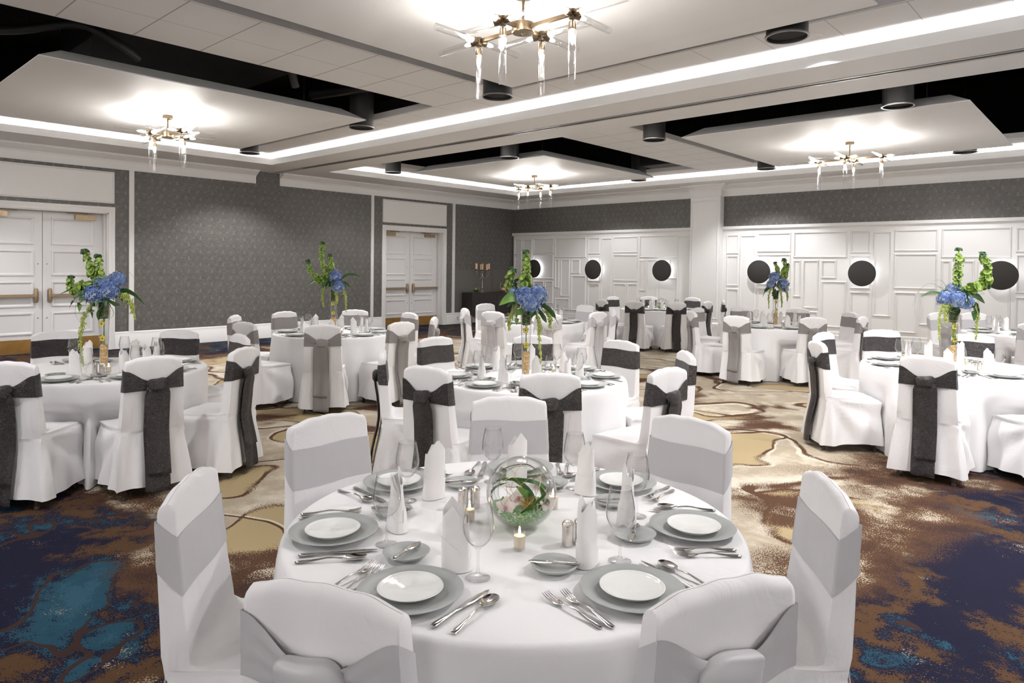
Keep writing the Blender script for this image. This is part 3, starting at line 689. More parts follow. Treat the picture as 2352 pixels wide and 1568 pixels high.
# ================================================================== CHANDELIERS
def chandelier():
    root = thing('chandelier', 'x', 'chandelier', (0,0,0), 0, 'brass chandeliers with clear glass tubes')
    zh = -0.265                                    # hub height below the panel
    MB().lathe([(0.001,0.0),(0.065,0.0),(0.065,-0.045),(0.058,-0.05),(0.001,-0.05)], 28).build('canopy', MT['brass'], root)
    MB().tube([(0,0,-0.05),(0,0,-0.09)], 0.012, 10).tube([(0,0,-0.09),(0,0,zh+0.03)], 0.009, 10).build('stem', MT['brass'], root)
    MB().lathe([(0.001,0.035),(0.082,0.035),(0.082,-0.03),(0.076,-0.036),(0.001,-0.036),], 28, (0,0,zh)).lathe([(0.001,-0.05),(0.012,-0.036)], 10, (0,0,zh)).build('hub', MT['brass'], root)
    nodes = [((-1,0,0),0.455),((1,0,0),0.455),((0,-1,0),0.215),((0,1,0),0.215)]
    for d, ln in nodes:
        d = Vector(d); p = d*ln; p.z = zh
        b = MB(); q = Vector((d.y, -d.x, 0)); 
        a0, a1 = d*0.07, d*(ln-0.02)
        b.add([tuple(a0+q*0.009+Vector((0,0,zh-0.014))), tuple(a0-q*0.009+Vector((0,0,zh-0.014))), tuple(a1-q*0.009+Vector((0,0,zh-0.014))), tuple(a1+q*0.009+Vector((0,0,zh-0.014))),
               tuple(a0+q*0.009+Vector((0,0,zh+0.014))), tuple(a0-q*0.009+Vector((0,0,zh+0.014))), tuple(a1-q*0.009+Vector((0,0,zh+0.014))), tuple(a1+q*0.009+Vector((0,0,zh+0.014)))],
              [(0,3,2,1),(4,5,6,7),(0,1,5,4),(1,2,6,5),(2,3,7,6),(3,0,4,7)])
        recalc(b.build('arm', MT['brass'], root, smooth=False))
        MB().lathe([(0.001,-0.035),(0.024,-0.035),(0.024,0.03),(0.001,0.03)], 16, tuple(p)).build('joint', MT['brass'], root)
        for t in (d, q, -q, Vector((0,0,-1))):
            down = t.z < -0.5; s0_, s1_ = (0.055, 0.11) if down else (0.02, 0.075)
            sk = MB().lathe([(0.006,0.01),(0.006,s0_),(0.023,s0_),(0.026,s0_+0.01),(0.026,s1_),(0.012,s1_)], 16, tuple(p), axis=t).build('socket', MT['brass'], root)
            MB().lathe([(0.0235,s1_-0.012),(0.0235,0.445),(0.0255,0.447),(0.0268,0.444),(0.0268,s1_-0.012)], 20, tuple(p), axis=t).build('glass_tube', MT['tube_glass'], root)
            MB().lathe([(0.006,s1_),(0.012,s1_+0.015),(0.0155,s1_+0.04),(0.013,s1_+0.062),(0.005,s1_+0.078),(0.0005,s1_+0.085)], 10, tuple(p), axis=t).build('bulb', MT['bulb'], root)
    return root
ch0 = chandelier()
CHL = [(CX[1],CYs[0],'large brass chandelier with glass tubes hanging at top centre, nearest the camera'),(CX[0],CYs[0],'brass chandelier with glass tubes at upper left by the double doors'),
       (CX[0],CYs[1],'small distant brass chandelier with glass tubes over the back corner'),(CX[1],CYs[1],'brass chandelier with glass tubes at right before the panelled wall')]
CHL += [(x, -4.02, 'brass glass tube chandelier added unseen behind the camera for fill light') for x in (-9.84,-3.355,3.13)] + [(3.13, y, 'brass glass tube chandelier added unseen right of the view for fill light') for y in CYs]  # unseen chandeliers added to light the camera-facing surfaces
for k, (x, y, lb) in enumerate(CHL):
    if k == 0: ch0.location = (x, y, ZC); ch0['label'] = lb
    else:
        r_ = dup(ch0, (x, y, ZC), 0, lb)
        if k >= 4:
            for ch in r_.children:
                if ch.name.startswith('bulb'): ch.material_slots[0].link = 'OBJECT'; ch.material_slots[0].material = MT['bulb_fill']
# ================================================================== CONSOLE
cx0, cx1, cy0_, cy1_ = XL+0.045, XL+0.45, 13.48, 15.50
root = thing('console_cabinet', 'dark espresso console cabinet on bronze legs by the room corner', 'cabinet', (XL+0.25, 14.5, 0))
def loc_box(b, x0,x1,y0,y1,z0,z1): return b.box(x0-(XL+0.25), x1-(XL+0.25), y0-14.5, y1-14.5, z0, z1)
loc_box(MB(), cx0, cx1, cy0_, cy1_, 0.25, 0.89).build('cabinet_body', MT['console'], root, smooth=False)
for k in range(4):
    w = (cy1_-cy0_)/4; loc_box(MB(), cx1, cx1+0.018, cy0_+k*w+0.003, cy0_+(k+1)*w-0.003, 0.255, 0.885).build('cabinet_door', MT['console'], root, smooth=False)
for y in (cy0_+0.02, cy0_+0.68, cy1_-0.68, cy1_-0.02):
    b = MB(); 
    for x in (cx0+0.02, cx1-0.02): loc_box(b, x-0.012, x+0.012, y-0.012, y+0.012, 0.0, 0.25)
    loc_box(b, cx0+0.02, cx1-0.02, y-0.012, y+0.012, 0.0, 0.02); b.build('leg', MT['rose'], root, smooth=False)
# candelabra
cx_, cyb, cz = XL+0.25, 14.09, 0.89
root = thing('candelabra', 'silver five arm candelabra with peach candles on the dark console', 'candelabra', (cx_, cyb, cz))
MB().lathe([(0.001,0.0),(0.085,0.0),(0.08,0.012),(0.03,0.035),(0.014,0.06),(0.012,0.10),(0.02,0.115),(0.009,0.14),(0.008,0.42),(0.018,0.44),(0.01,0.47),(0.014,0.52),(0.005,0.56)], 18).build('stem', MT['silver'], root)
for k in range(5):
    a = math.radians(20+72*k); r = 0.26 if k else 0.0
    r = (0.26,0.26,0.26,0.26,0.0)[k]; a = math.radians((88,-88,25,155,0)[k]); r = (0.255,0.255,0.14,0.13,0.0)[k]; zt = (0.67,0.67,0.645,0.645,0.66)[k]
    ex, ey = r*math.cos(a), r*math.sin(a)
    b = MB()
    if r: b.tube(catmull([(0,0,0.45),(ex*0.4,ey*0.4,0.40),(ex*0.85,ey*0.85,0.47),(ex,ey,0.56)], 6), 0.007, 8)
    b.lathe([(0.006,0.54),(0.018,0.56),(0.022,0.58),(0.010,0.60),(0.024,zt-0.02),(0.034,zt-0.006),(0.034,zt),(0.001,zt)], 14, (ex, ey, 0)); b.build('arm', MT['silver'], root)
    MB().lathe([(0.032,zt),(0.032,zt+0.155),(0.028,zt+0.16),(0.001,zt+0.158)], 16, (ex, ey, 0)).build('candle', MT['peach_wax'], root)
# glass globe and geometric terrarium on the console
root = thing('glass_globe_terrarium', 'small glass globe of greenery at left end of the dark console', 'terrarium', (cx_+0.02, 13.82, cz))
MB().ball((0,0,0.112), 0.112, 24, 14).build('globe', MT['glass'], root)
MB().ball((0,0,0.06), 0.08, 12, 6, (1,1,0.55)).build('moss', MT['leaf'], root)
MB().ball((0.02,-0.02,0.085), 0.03, 8, 5).ball((-0.03,0.03,0.08), 0.026, 8, 5).build('flower', MT['orchid'], root)
root = thing('geometric_terrarium', 'gold framed geometric terrarium at right on the dark console', 'terrarium', (cx_, 14.97, cz))
V = [(0,-0.15,0.09),(0,0.13,0.02),(0.11,-0.02,0.02),(-0.11,-0.02,0.02),(0.09,0.0,0.17),(-0.09,0.0,0.17),(0,-0.10,0.27),(0,0.14,0.16)]
E_ = [(0,2),(0,3),(1,2),(1,3),(2,4),(3,5),(4,6),(5,6),(0,6),(4,7),(5,7),(1,7),(0,4),(0,5),(2,3),(4,5)]
b = MB()
for i, j in E_: b.tube([V[i], V[j]], 0.006, 6)
b.build('frame', MT['rose'], root)
MB().ball((0,0.0,0.07), 0.06, 10, 6, (1,1,0.8)).build('filling', MT['peach_wax'], root)
# ================================================================== BANQUET CHAIRS
TAB = {1:(-1.575,1.755),2:(-3.60,4.18),3:(-6.29,1.92),4:(-7.68,5.03),5:(-7.2,8.5),6:(-7.65,13.05),7:(-4.2,10.72),8:(-1.24,7.47),9:(-1.2,12.4)}
TN = {1:'front globe table',2:'middle flower table',3:'left flower table',4:'wallpaper side flower table',5:'table behind middle flowers',
      6:'distant globe table',7:'distant flower table',8:'right flower table',9:'far right table'}
CHA = {1:[(-174.4,1.04),(133.6,1.124),(83.6,1.066),(-125.8,1.071),(30.3,1.04),(-70.0,1.039),(-23.7,1.03)],
 2:[(-129.7,1.17),(176.3,1.234),(-83.3,1.221),(128.9,1.139),(83.5,1.141),(41.6,1.257),(-3.2,1.294),(-43.1,1.215)],
 3:[(-46.9,1.139),(-2.2,1.145),(31.3,1.254),(87.4,1.125),(128.2,1.1),(-178.9,1.335)],
 4:[(-38.7,1.38),(1.5,1.315),(84.8,1.148),(41.6,1.287),(133.6,1.219),(-175.7,1.111),(-81.5,1.338),(-132.4,1.268)],
 5:[(-120.5,1.188),(172.6,1.355),(-81.0,1.237),(-42.2,1.38),(0.3,1.226),(36.5,1.245),(88.2,1.281),(132,1.2)],
 6:[(-114.6,1.369),(169.6,1.307),(-77.4,1.38),(128.2,1.279),(84.7,1.38),(-43.9,1.38),(30.5,1.38),(-3,1.2)],
 7:[(-135.9,1.291),(176.0,1.332),(133.5,1.38),(95.2,1.38),(-89.7,1.348),(-39.7,1.1),(51.5,1.318),(1.9,1.278)],
 8:[(-141.0,1.233),(170.1,1.245),(130.0,1.38),(91.6,1.258),(-87.9,1.294),(-43,1.2)],
 9:[(161.0,1.257),(-136.9,1.1),(128.4,1.225),(-77.9,1.1)]}
SASH = {1:'light',2:'dark',3:'dark',4:'taupe',5:'light',6:'dark',7:'taupe',8:'dark',9:'light'}
SEATN = ['right','far right','far side','far left','left','near left','near side','near right']
def seat_names(k):
    """name every seat by where it lies around its table as the camera sees it"""
    angs = [a for a, r in CHA[k]]; out = [None]*len(angs); used = set(); cand = []
    for i, a in enumerate(angs):
        ar = math.radians(a); x = math.cos(ar)*R0.x+math.sin(ar)*R0.y; y = math.cos(ar)*F0.x+math.sin(ar)*F0.y
        ph = math.degrees(math.atan2(y, x)) % 360
        for j in range(8):
            d = abs((ph - 45*j + 180) % 360 - 180); cand.append((d, i, j))
    for d, i, j in sorted(cand):
        if out[i] is None and j not in used: out[i] = SEATN[j]; used.add(j)
    return out
SEATS = {k: seat_names(k) for k in CHA}
CREST = 0.262
def back_y(z):      # rear face of the cover at height z
    if z < 0.48: return lerp(-0.315, -0.262, sm(0.0, 0.48, z))
    return lerp(-0.262, -0.290, (z-0.48)/0.47)
def half_w(z):
    if z < 0.47: return lerp(0.264, 0.217, (z/0.47)**0.85)
    return lerp(0.217, 0.193, ((z-0.47)/0.46)**0.8) if z < 0.93 else 0.193
def rect(n1, n2, w, yb, yf, k):
    P = []
    def pt(u, v):
        uu = u*math.sqrt(1-k*v*v/2); vv = v*math.sqrt(1-k*u*u/2); P.append((uu*w, (yb+yf)/2 + vv*(yf-yb)/2, u, v))
    for i in range(n1): pt(-1+2*i/n1, -1)
    for i in range(n2): pt(1, -1+2*i/n2)
    for i in range(n1): pt(1-2*i/n1, 1)
    for i in range(n2): pt(-1, 1-2*i/n2)
    return P
def cover_mesh(seed):
    rnd = random.Random(seed); ph = [rnd.uniform(0, 6.3) for _ in range(12)]
    n1, n2 = 34, 26; rows = []
    def fold(x, y, u, v, z):
        """cloth folds: returns outward push"""
        t = sm(0.46, 0.05, z)
        d = 0.010*t*(math.sin(u*9+ph[0]) if abs(v) > 0.99 else math.sin(v*8+ph[1]))
        if abs(u) > 0.99:                                   # sides: folds fanning from the seat/back corner
            q, h = y+0.19, 0.475-z
            if h > 0:
                a = math.atan2(h, q+0.03); rr = min(1, math.hypot(h, q)/0.2)
                d += 0.013*rr*math.sin(a*8.5+ph[2]+(1.3 if u > 0 else 0))
                d += 0.024*math.exp(-((q)/0.03)**2)*t      # the corner seam stands out
                d -= 0.012*math.exp(-((q-0.07)/0.05)**2)*sm(0.47, 0.30, z)*sm(0.0,0.25,z)
        if v < -0.99 and z < 0.62:                          # rear panel
            d += 0.009*sm(0.62,0.35,z)*math.sin(u*5.5+ph[3]) + 0.005*math.sin(u*13+ph[4])*sm(0.55,0.2,z)
        if v > 0.99: d += 0.006*t*math.sin(u*15+ph[5])
        return d
    zs = [0.068,0.075,0.10,0.14,0.18,0.22,0.26,0.30,0.34,0.38,0.41,0.44,0.458]
    for z in zs:
        row = []
        for x, y, u, v in rect(n1, n2, half_w(z), back_y(z), lerp(0.250, 0.226, z/0.47), 0.11):
            d = fold(x, y, u, v, z); nx, ny = u if abs(u) > abs(v) else u*0.4, v if abs(v) >= abs(u) else v*0.4
            hem = 0.012*math.sin(u*3+v*2+ph[6])*sm(0.2, 0.06, z)
            row.append((x+nx*d, y+ny*d, z+hem))
        rows.append(row)
    full = rect(n1, n2, 0.2165, back_y(0.47), 0.224, 0.11); bk = rect(n1, n2, half_w(0.50), back_y(0.50), -0.188, 0.11)
    for k, t in enumerate((0.0, 0.03, 0.10, 0.25, 0.45, 0.65, 0.82, 0.94, 1.0)):
        row = []
        for (x, y, u, v), (x2, y2, u2, v2) in zip(full, bk):
            z = (0.468, 0.478, 0.484, 0.488, 0.489, 0.489, 0.489, 0.492, 0.505)[k]
            if v > 0.99 or abs(u) > 0.99: z -= 0.004*abs(math.sin(u*4+ph[7]))*(1-t)
            if v < -0.99: z = lerp(0.468, 0.505, t)
            zz = lerp(0.47, z, 1) ; row.append((lerp(x, x2, t), lerp(y, y2, t), zz))
        rows.append(row)
    for z in (0.53,0.56,0.60,0.64,0.68,0.72,0.76,0.80,0.83,0.86,0.885,0.90):
        row = []
        for x, y, u, v in rect(n1, n2, half_w(z), back_y(z), back_y(z)+lerp(0.072, 0.05, (z-0.5)/0.45), 0.10):
            d = 0.0
            if v < -0.99: d = 0.003*math.sin(u*7+ph[8])*math.exp(-((z-0.80)/0.10)**2) - 0.004*math.cos(u*3)*sm(.9,.7,z)
            if v > 0.99: d = 0.004*math.sin(u*6+ph[9]+z*9)*sm(0.68, 0.52, z)
            zz = z + 0.022*(1-u*u)*sm(0.80, 0.90, z) if abs(v) > 0.99 else z
            row.append((x, y + (v*d if abs(v) > 0.99 else 0), zz))
        rows.append(row)
    for k, (ws, ts, dz) in enumerate(((1.0,1.0,0.012),(0.995,0.96,0.022),(0.985,0.84,0.031),(0.97,0.62,0.038),(0.955,0.32,0.0425),(0.95,0.02,0.044))):
        row = []; z = 0.908; yb, yf = back_y(0.91), back_y(0.91)+0.05; yc = (yb+yf)/2
        for x, y, u, v in rect(n1, n2, half_w(0.92), yb, yf, 0.10):
            arch = 0.027*(1-abs(u)**2.6)
            row.append((x*ws, yc+(y-yc)*ts, z+dz+arch+0.006+0.002*math.sin(u*11+ph[10])))
        rows.append(row)
    return MB().grid(rows, True)
def ring_uv(n1=30, n2=10):
    return [(x, y, u, v) for x, y, u, v in rect(n1, n2, 1.0, -1.0, 1.0, 0.10)]
def ring_pt(p, z, e=0.003):
    x, y, u, v = p; yb, yf = back_y(z)-e, back_y(z)+lerp(0.072, 0.05, (z-0.5)/0.45)+e
    return x*(half_w(z)+e), (yb+yf)/2+y*(yf-yb)/2
def sash_meshes(kind, seed):
    rnd = random.Random(seed); ph = [rnd.uniform(0, 6.3) for _ in range(8)]
    zc, hh, zr, kz, kh = (0.782, 0.083, 0.838, 0.795, 0.052) if kind == 'light' else (0.822, 0.080, 0.820, 0.784, 0.042)
    nh = 9; rows = []
    side = rnd.choice((-1, 1))*0.008
    for j in range(nh):
        s = -1 + 2*j/(nh-1); row = []
        for i, pq in enumerate(ring_uv()):
            u, v = pq[2], pq[3]
            if v < -0.99:
                a = abs(u); t = sm(0.20, 1.0, a)
                h = lerp(kh*0.82, 0.073, t); z0 = lerp(kz, zr, t)
                z = z0 + s*h; pl = 0.008*(1-t*0.75)*math.sin(s*8+ph[0]+u*2)
                x, y = ring_pt(pq, z); row.append((x, y-0.003*t-abs(pl)*0.9-0.012*(1-t), z))
            else:
                if v > 0.99: z = zc + s*hh
                else: z = lerp(zr, zc, (v+1)/2) + s*lerp(0.073, hh, (v+1)/2)
                z += 0.003*math.sin(u*4+ph[1]); x, y = ring_pt(pq, z); row.append((x, y, z))
        rows.append(row)
    band = MB().grid(rows, True)
    kn = MB(); prof_n = 14
    yk = back_y(kz)-0.026; rows = []
    hw = 0.080 if kind == 'light' else 0.066
    for a in range(17):                                     # knot: a flat wrapped strap, bulging and wider at the top
        s = -1+2*a/16; row = []
        e = max(0.03, 1-abs(s)**5)**0.5
        for i in range(28):
            w = 2*PI*i/28; cz, cyk = math.sin(w), math.cos(w)
            cz = math.copysign(abs(cz)**0.6, cz); cyk = math.copysign(abs(cyk)**0.7, cyk)
            hz = kh*1.06*(0.93+0.07*math.sin(s*4+ph[2]))
            z = kz + hz*e*cz + 0.006*s*math.sin(ph[3]) + (0.006*(1-s*s) if cz > 0 else 0)
            x = s*hw*(1+0.10*cz); y = yk - 0.020*e*cyk*(1+0.18*math.sin(3.2*w+ph[3]+s*1.5)) - 0.010*(1-s*s)*(1 if cyk > 0 else 0)
            row.append((x+side, y, z))
        rows.append(row)
    kn.grid(rows, True)
    tl = MB()
    for (z1, off, w, dx) in ((0.035+rnd.uniform(0,0.02), 0.010, 0.083, 0.0), (0.13+rnd.uniform(0,0.08), 0.019, 0.078, 0.010*rnd.choice((-1,1)))):
        rows = []
        for k in range(26):
            t = k/25; z = lerp(kz-0.01, z1, t); row = []
            ww = w*lerp(0.80, 1.0, sm(0, 0.10, t))
            for i in range(11):
                s = -1+2*i/10; x = s*ww+dx+side+0.0025*math.sin(t*5+ph[4])
                y = back_y(z)-off-0.014*(1-sm(0,0.25,t))-0.010-0.018*sm(0.50,0.20,z)-0.006*math.sin(s*4+ph[5]+t*2)*lerp(0.5,1,t)-0.0015*math.sin(t*13+ph[6])
                row.append((x, y, z + (0.010*s*math.sin(ph[7]) if k == 25 else 0)))
            rows.append(row)
        tl.grid(rows)
    return band, kn, tl
SASHW = {'light':'pale satin sash','dark':'dark crinkled sash','taupe':'taupe satin sash'}
def make_chair(kind, seed):
    root = thing('banquet_chair', 'x', 'chair', (0,0,-50), 0)
    cv = cover_mesh(seed).build('cover', MT['cover'], root, angle=75)
    band, kn, tl = sash_meshes(kind, seed)
    mt = MT['sash_'+kind]
    sb = band.build('sash', mt, root, angle=75); tag(sb, SASHW[kind])
    kn.build('knot', mt, sb, angle=80)
    tails = tl.build('sash_tail', mt, sb, angle=80); md = tails.modifiers.new('thick', 'SOLIDIFY'); md.thickness = 0.002
    for sx in (-1, 1):
        for y0, y1 in ((-0.215, -0.262), (0.17, 0.19)):
            lg = MB().tube([(sx*0.165, y0, 0.44), (sx*0.19, y1, 0.012)], [0.014, 0.014], 4).build('leg', MT['leg'], root, smooth=False)
            MB().lathe([(0.001,0.0),(0.016,0.0),(0.018,0.01),(0.014,0.02)], 10, (sx*0.19, y1, 0.0)).build('glide', MT['glide'], lg)
    return root
T1POS = [(-2.634,1.693,0),(-2.368,2.59,-45),(-1.464,2.803,-95),(-2.177,0.906,48),(-0.712,2.287,-144),(-1.233,0.789,112),(-0.643,1.384,157.5)]
PROTO = {}
for kind in ('light','dark','taupe'):
    PROTO[kind] = [make_chair(kind, 11+i*7+len(kind)) for i in range(3 if kind == 'dark' else 2)]
used = set(); cnt = {}
rj = random.Random(5)
for k, lst in CHA.items():
    tx, ty = TAB[k]; kind = SASH[k]
    for i, (a, r) in enumerate(lst):
        ar = math.radians(a); d = Vector((-math.cos(ar), -math.sin(ar)))
        p = Vector((tx, ty)) - d*r + d*CREST
        rz = math.atan2(d.y, d.x) - PI/2 + (rj.uniform(-0.06, 0.06) if k != 1 else 0)
        if k == 1:
            mx, my, fa = T1POS[i]; d = Vector((math.cos(math.radians(fa)), math.sin(math.radians(fa)))); p = Vector((mx, my))+d*CREST; rz = math.radians(fa)-PI/2
        c = cnt.get(kind, 0); cnt[kind] = c+1; pro = PROTO[kind][c % len(PROTO[kind])]
        lab = 'white covered banquet chair with %s, %s seat of %s' % (SASHW[kind], SEATS[k][i], TN[k])
        grp = 'covered chairs around the ' + TN[k]
        if pro.name not in used:
            used.add(pro.name); pro.location = (p.x, p.y, 0); pro.rotation_euler = (0,0,rz); pro['label'] = lab; pro['group'] = grp
        else: dup(pro, (p.x, p.y, 0), rz, lab, grp)
# ================================================================== TABLES AND CLOTHS
RT = 0.772
def tablecloth(k):
    rnd = random.Random(100+k); tx, ty = TAB[k]; na = 260
    ph = [rnd.uniform(0, 6.3) for _ in range(6)]; kk = [rnd.choice((9,10,11)), rnd.choice((14,15,17)), rnd.choice((5,6)), 23]
    rows = []
    for r in (0.0005, 0.25, 0.5, 0.66, 0.73, 0.755): rows.append([(r*math.cos(2*PI*i/na), r*math.sin(2*PI*i/na), ZTAB) for i in range(na)])
    prof = [(0.765, ZTAB-0.002), (RT, ZTAB-0.010), (RT+0.004, ZTAB-0.025)] + [(None, z) for z in (0.71,0.68,0.64,0.60,0.56,0.52,0.47,0.42,0.36,0.30,0.24,0.18,0.12,0.06,0.02,0.008)]
    seats = [(math.radians(a), r - CREST - 0.226 - 0.022) for a, r in CHA[k]]
    for r, z in prof:
        row = []
        for i in range(na):
            a = 2*PI*i/na
            if r is None:
                t = (ZTAB-z)/ZTAB
                w = math.sin(kk[0]*a+ph[0]) + 0.8*math.sin(kk[1]*a+ph[1]+0.6*math.sin(3*a)) + 0.6*math.sin(kk[2]*a+ph[2])
                w = w/2.0
                rr = RT+0.006 + 0.030*t + 0.040*w*sm(0.0, 0.42, t)*lerp(0.7,1.0,t) + 0.006*math.sin(kk[3]*a+ph[3])*t
                for sa, rf in seats:
                    da = (a - sa + PI) % (2*PI) - PI
                    if abs(da) < 0.9:
                        lat = abs(rr*math.sin(da)); wgt = sm(0.34, 0.245, lat)*sm(0.62, 0.515, z)
                        lim = rf/max(0.5, math.cos(da)); rr = lerp(rr, min(rr, lim), wgt)
            else: rr = r
            row.append((rr*math.cos(a), rr*math.sin(a), z))
        rows.append(row)
    o = MB().grid(rows, True).build('tablecloth', MT['table_cloth'], angle=80, loc=(tx, ty, 0))
    tag(o, 'white linen cloth draped to the floor over the ' + TN[k], 'tablecloth', 'floor length table linens')
    t = thing('banquet_table', 'round banquet table hidden under white linen, the ' + TN[k], 'table', (tx, ty, 0), 0, 'round banquet tables')
    MB().lathe([(0.001,0.735),(0.755,0.735),(0.76,0.74),(0.755,0.758),(0.001,0.758)], 48).build('tabletop', MT['console'], t)
    for q in range(4):
        aa = PI/4+q*PI/2; MB().tube([(0.2*math.cos(aa),0.2*math.sin(aa),0.735),(0.32*math.cos(aa),0.32*math.sin(aa),0.0)], 0.014, 8).build('leg', MT['leg'], t)
for k in TAB: tablecloth(k)
# ================================================================== TABLEWARE
def loft(st, n=10):
    """stations (y, half width, half thickness, z centre) -> closed tube along y"""
    rows = []
    for y, w, t, z in st:
        rows.append([(w*math.cos(2*PI*i/n), y, z+t*math.sin(2*PI*i/n)) for i in range(n)])
    b = MB().grid(rows, True); o = len(st)-1
    b.f += [tuple(reversed(range(n))), tuple(range(o*n, o*n+n))]; return b
HANDLE = [(-0.105,0.002,0.0015,0.004),(-0.102,0.0075,0.003,0.004),(-0.088,0.0085,0.0035,0.0042),(-0.06,0.0058,0.003,0.0055),(-0.035,0.0042,0.0026,0.0085),(-0.012,0.0030,0.0026,0.0115),(0.0,0.0042,0.0028,0.0115),(0.012,0.0028,0.0024,0.0105),(0.030,0.0030,0.0022,0.0085)]
def mk_fork():
    b = loft(HANDLE + [(0.042,0.010,0.0012,0.0065),(0.052,0.0125,0.0010,0.0052),(0.064,0.0128,0.0010,0.0050)], 8)
    for x in (-0.0108,-0.0036,0.0036,0.0108):
        b.tube([(x,0.062,0.0050),(x,0.080,0.0062),(x,0.095,0.0095),(x*0.96,0.106,0.0138)], [0.0020,0.0019,0.0016,0.0007], 6, flat=0.7)
    return b
def mk_spoon():
    b = loft(HANDLE[:-1] + [(0.034,0.0035,0.002,0.0075)], 8); rows = []
    for k in range(9):
        q = k/8; row = []
        for i in range(20):
            a = 2*PI*i/20; rx, ry = 0.0215*q, 0.036*q
            row.append((rx*math.cos(a)*(1+0.12*math.sin(a)), 0.070+ry*math.sin(a), 0.0022+0.0075*q**2.2))
        rows.append(row)
    for k in range(8, -1, -1):
        q = k/8; rows.append([(x, y, z+0.0016) for (x, y, z) in rows[k]])
    return b.grid(rows, True)
def mk_knife(short=False):
    hd = [(y, w*1.1, t*1.35, 0.0055) for y, w, t, z in HANDLE[:6]] + [(-0.004,0.0062,0.004,0.0055),(0.006,0.0048,0.0035,0.0055)]
    tip = [(0.010,0.0075,0.0011,0.0052),(0.05,0.0100,0.0011,0.005),(0.085,0.0104,0.0010,0.005),(0.112,0.0082,0.0009,0.005),(0.126,0.0045,0.0008,0.005),(0.132,0.0008,0.0006,0.005)]
    if short: hd = [(y*0.72, w, t, z) for y, w, t, z in hd]; tip = [(0.006+(y-0.01)*0.58, w*1.05, t, z) for y, w, t, z in tip]
    return loft(hd+tip, 8)
def proto(name, cat, b, mt, angle=60):
    o = b.build(name, MT[mt], angle=angle); o.location = (0,0,-50); tag(o, 'x', cat); return o
TW_ = {}
TW_['charger'] = proto('charger_plate', 'plate', MB().lathe([(0.001,0.003),(0.075,0.003),(0.08,0.0),(0.088,0.0),(0.092,0.004),(0.120,0.011),(0.140,0.019),(0.143,0.022),(0.140,0.0235),(0.118,0.016),(0.095,0.009),(0.085,0.0075),(0.001,0.0068)], 56), 'charger')
pl = [(0.001,0.003),(0.045,0.003),(0.050,0.0),(0.055,0.0),(0.058,0.004),(0.078,0.012),(0.087,0.018),(0.0885,0.0205),(0.086,0.021)]
for q in range(9): pl += [(0.082-q*0.008, 0.0185-q*0.0012-0.0009*(q % 2))]
pl += [(0.001, 0.0085)]
b = MB().lathe(pl, 48); b.v = [(x*(1+0.02*math.sin(3*math.atan2(y, x))*(math.hypot(x, y) > 0.06)), y, z) for x, y, z in b.v]
TW_['plate'] = proto('side_plate', 'plate', b, 'china', 50)
b = MB().lathe([(0.001,0.003),(0.036,0.003),(0.04,0.0),(0.045,0.0),(0.048,0.004),(0.062,0.010),(0.069,0.017),(0.0705,0.019),(0.068,0.020),(0.05,0.0115),(0.042,0.0085),(0.001,0.0078)], 40)
b.v = [(x*(1+0.025*math.sin(2*math.atan2(y, x)+1)*(math.hypot(x, y) > 0.05)), y, z) for x, y, z in b.v]
TW_['bread'] = proto('bread_plate', 'plate', b, 'charger')
TW_['fork'] = proto('fork', 'fork', mk_fork(), 'steel'); TW_['spoon'] = proto('spoon', 'spoon', mk_spoon(), 'steel', 40)
TW_['knife'] = proto('dinner_knife', 'knife', mk_knife(), 'steel', 50); TW_['butter'] = proto('butter_knife', 'knife', mk_knife(True), 'steel', 50)
gl = [(0.001,0.0012),(0.034,0.0012),(0.0355,0.002),(0.034,0.003),(0.018,0.0055),(0.008,0.010),(0.0045,0.020),(0.0036,0.045),(0.0036,0.070),(0.0050,0.082),(0.010,0.089),(0.022,0.098),(0.034,0.112),(0.0425,0.132),(0.0445,0.148),(0.0430,0.168),(0.0385,0.195),(0.0335,0.222),(0.0338,0.2235),(0.0329,0.2235)]
gi = [(0.0375,0.195),(0.0420,0.168),(0.0435,0.148),(0.0415,0.132),(0.033,0.113),(0.021,0.100),(0.009,0.093),(0.001,0.0915)]
TW_['glass'] = proto('wine_glass', 'glass', MB().lathe(gl+gi, 32), 'glass', 180)
def mk_napkin(seed):
    rnd = random.Random(seed); b = MB(); n = 36; h = 0.208+rnd.uniform(0, 0.018); sx = rnd.choice((-1, 1)); x0 = sx*rnd.uniform(0.1, 0.5)
    def shell(s, sy, zt, y_off=0.0, tw=0.86):
        rows = []
        for k in range(10):
            t = k/9; row = []
            for i in range(n):
                a = 2*PI*i/n; ca, sa = math.cos(a), math.sin(a)
                ux = math.copysign(abs(ca)**0.75, ca); uy = math.copysign(abs(sa)**0.85, sa)
                z = zt(ux, uy)*t; q = z/h
                rx = 0.042*s*lerp(1.0, tw, q**1.5); ry = 0.026*sy*lerp(1.0, 0.55, q)
                row.append((ux*rx+0.006*sx*q, uy*ry+y_off*q+0.003*math.sin(q*5+ux*2), z+0.001))
            rows.append(row)
        ins = [[(x*0.955, y*0.90, z) for x, y, z in row] for row in reversed(rows)]
        b.grid(rows, True); b.grid([rows[-1]]+ins, True)
    shell(1.0, 1.0, lambda ux, uy: h*(0.76+0.24*max(0, 1-abs(ux-x0)/1.05)) - (0.02 if uy < -0.3 else 0))
    shell(0.86, 0.6, lambda ux, uy: h*(0.70+0.22*max(0, 1-abs(ux+x0*1.2)/0.8)), -0.004)
    shell(1.05, 1.12, lambda ux, uy: 0.035+0.065*(0.5+0.5*sx*ux) if uy < 0.35 else 0.075, 0.0, 0.95)
    return b
NP = [proto('folded_napkin', 'napkin', mk_napkin(s), 'napkin', 50) for s in (1, 2, 3, 4)]
first = set()
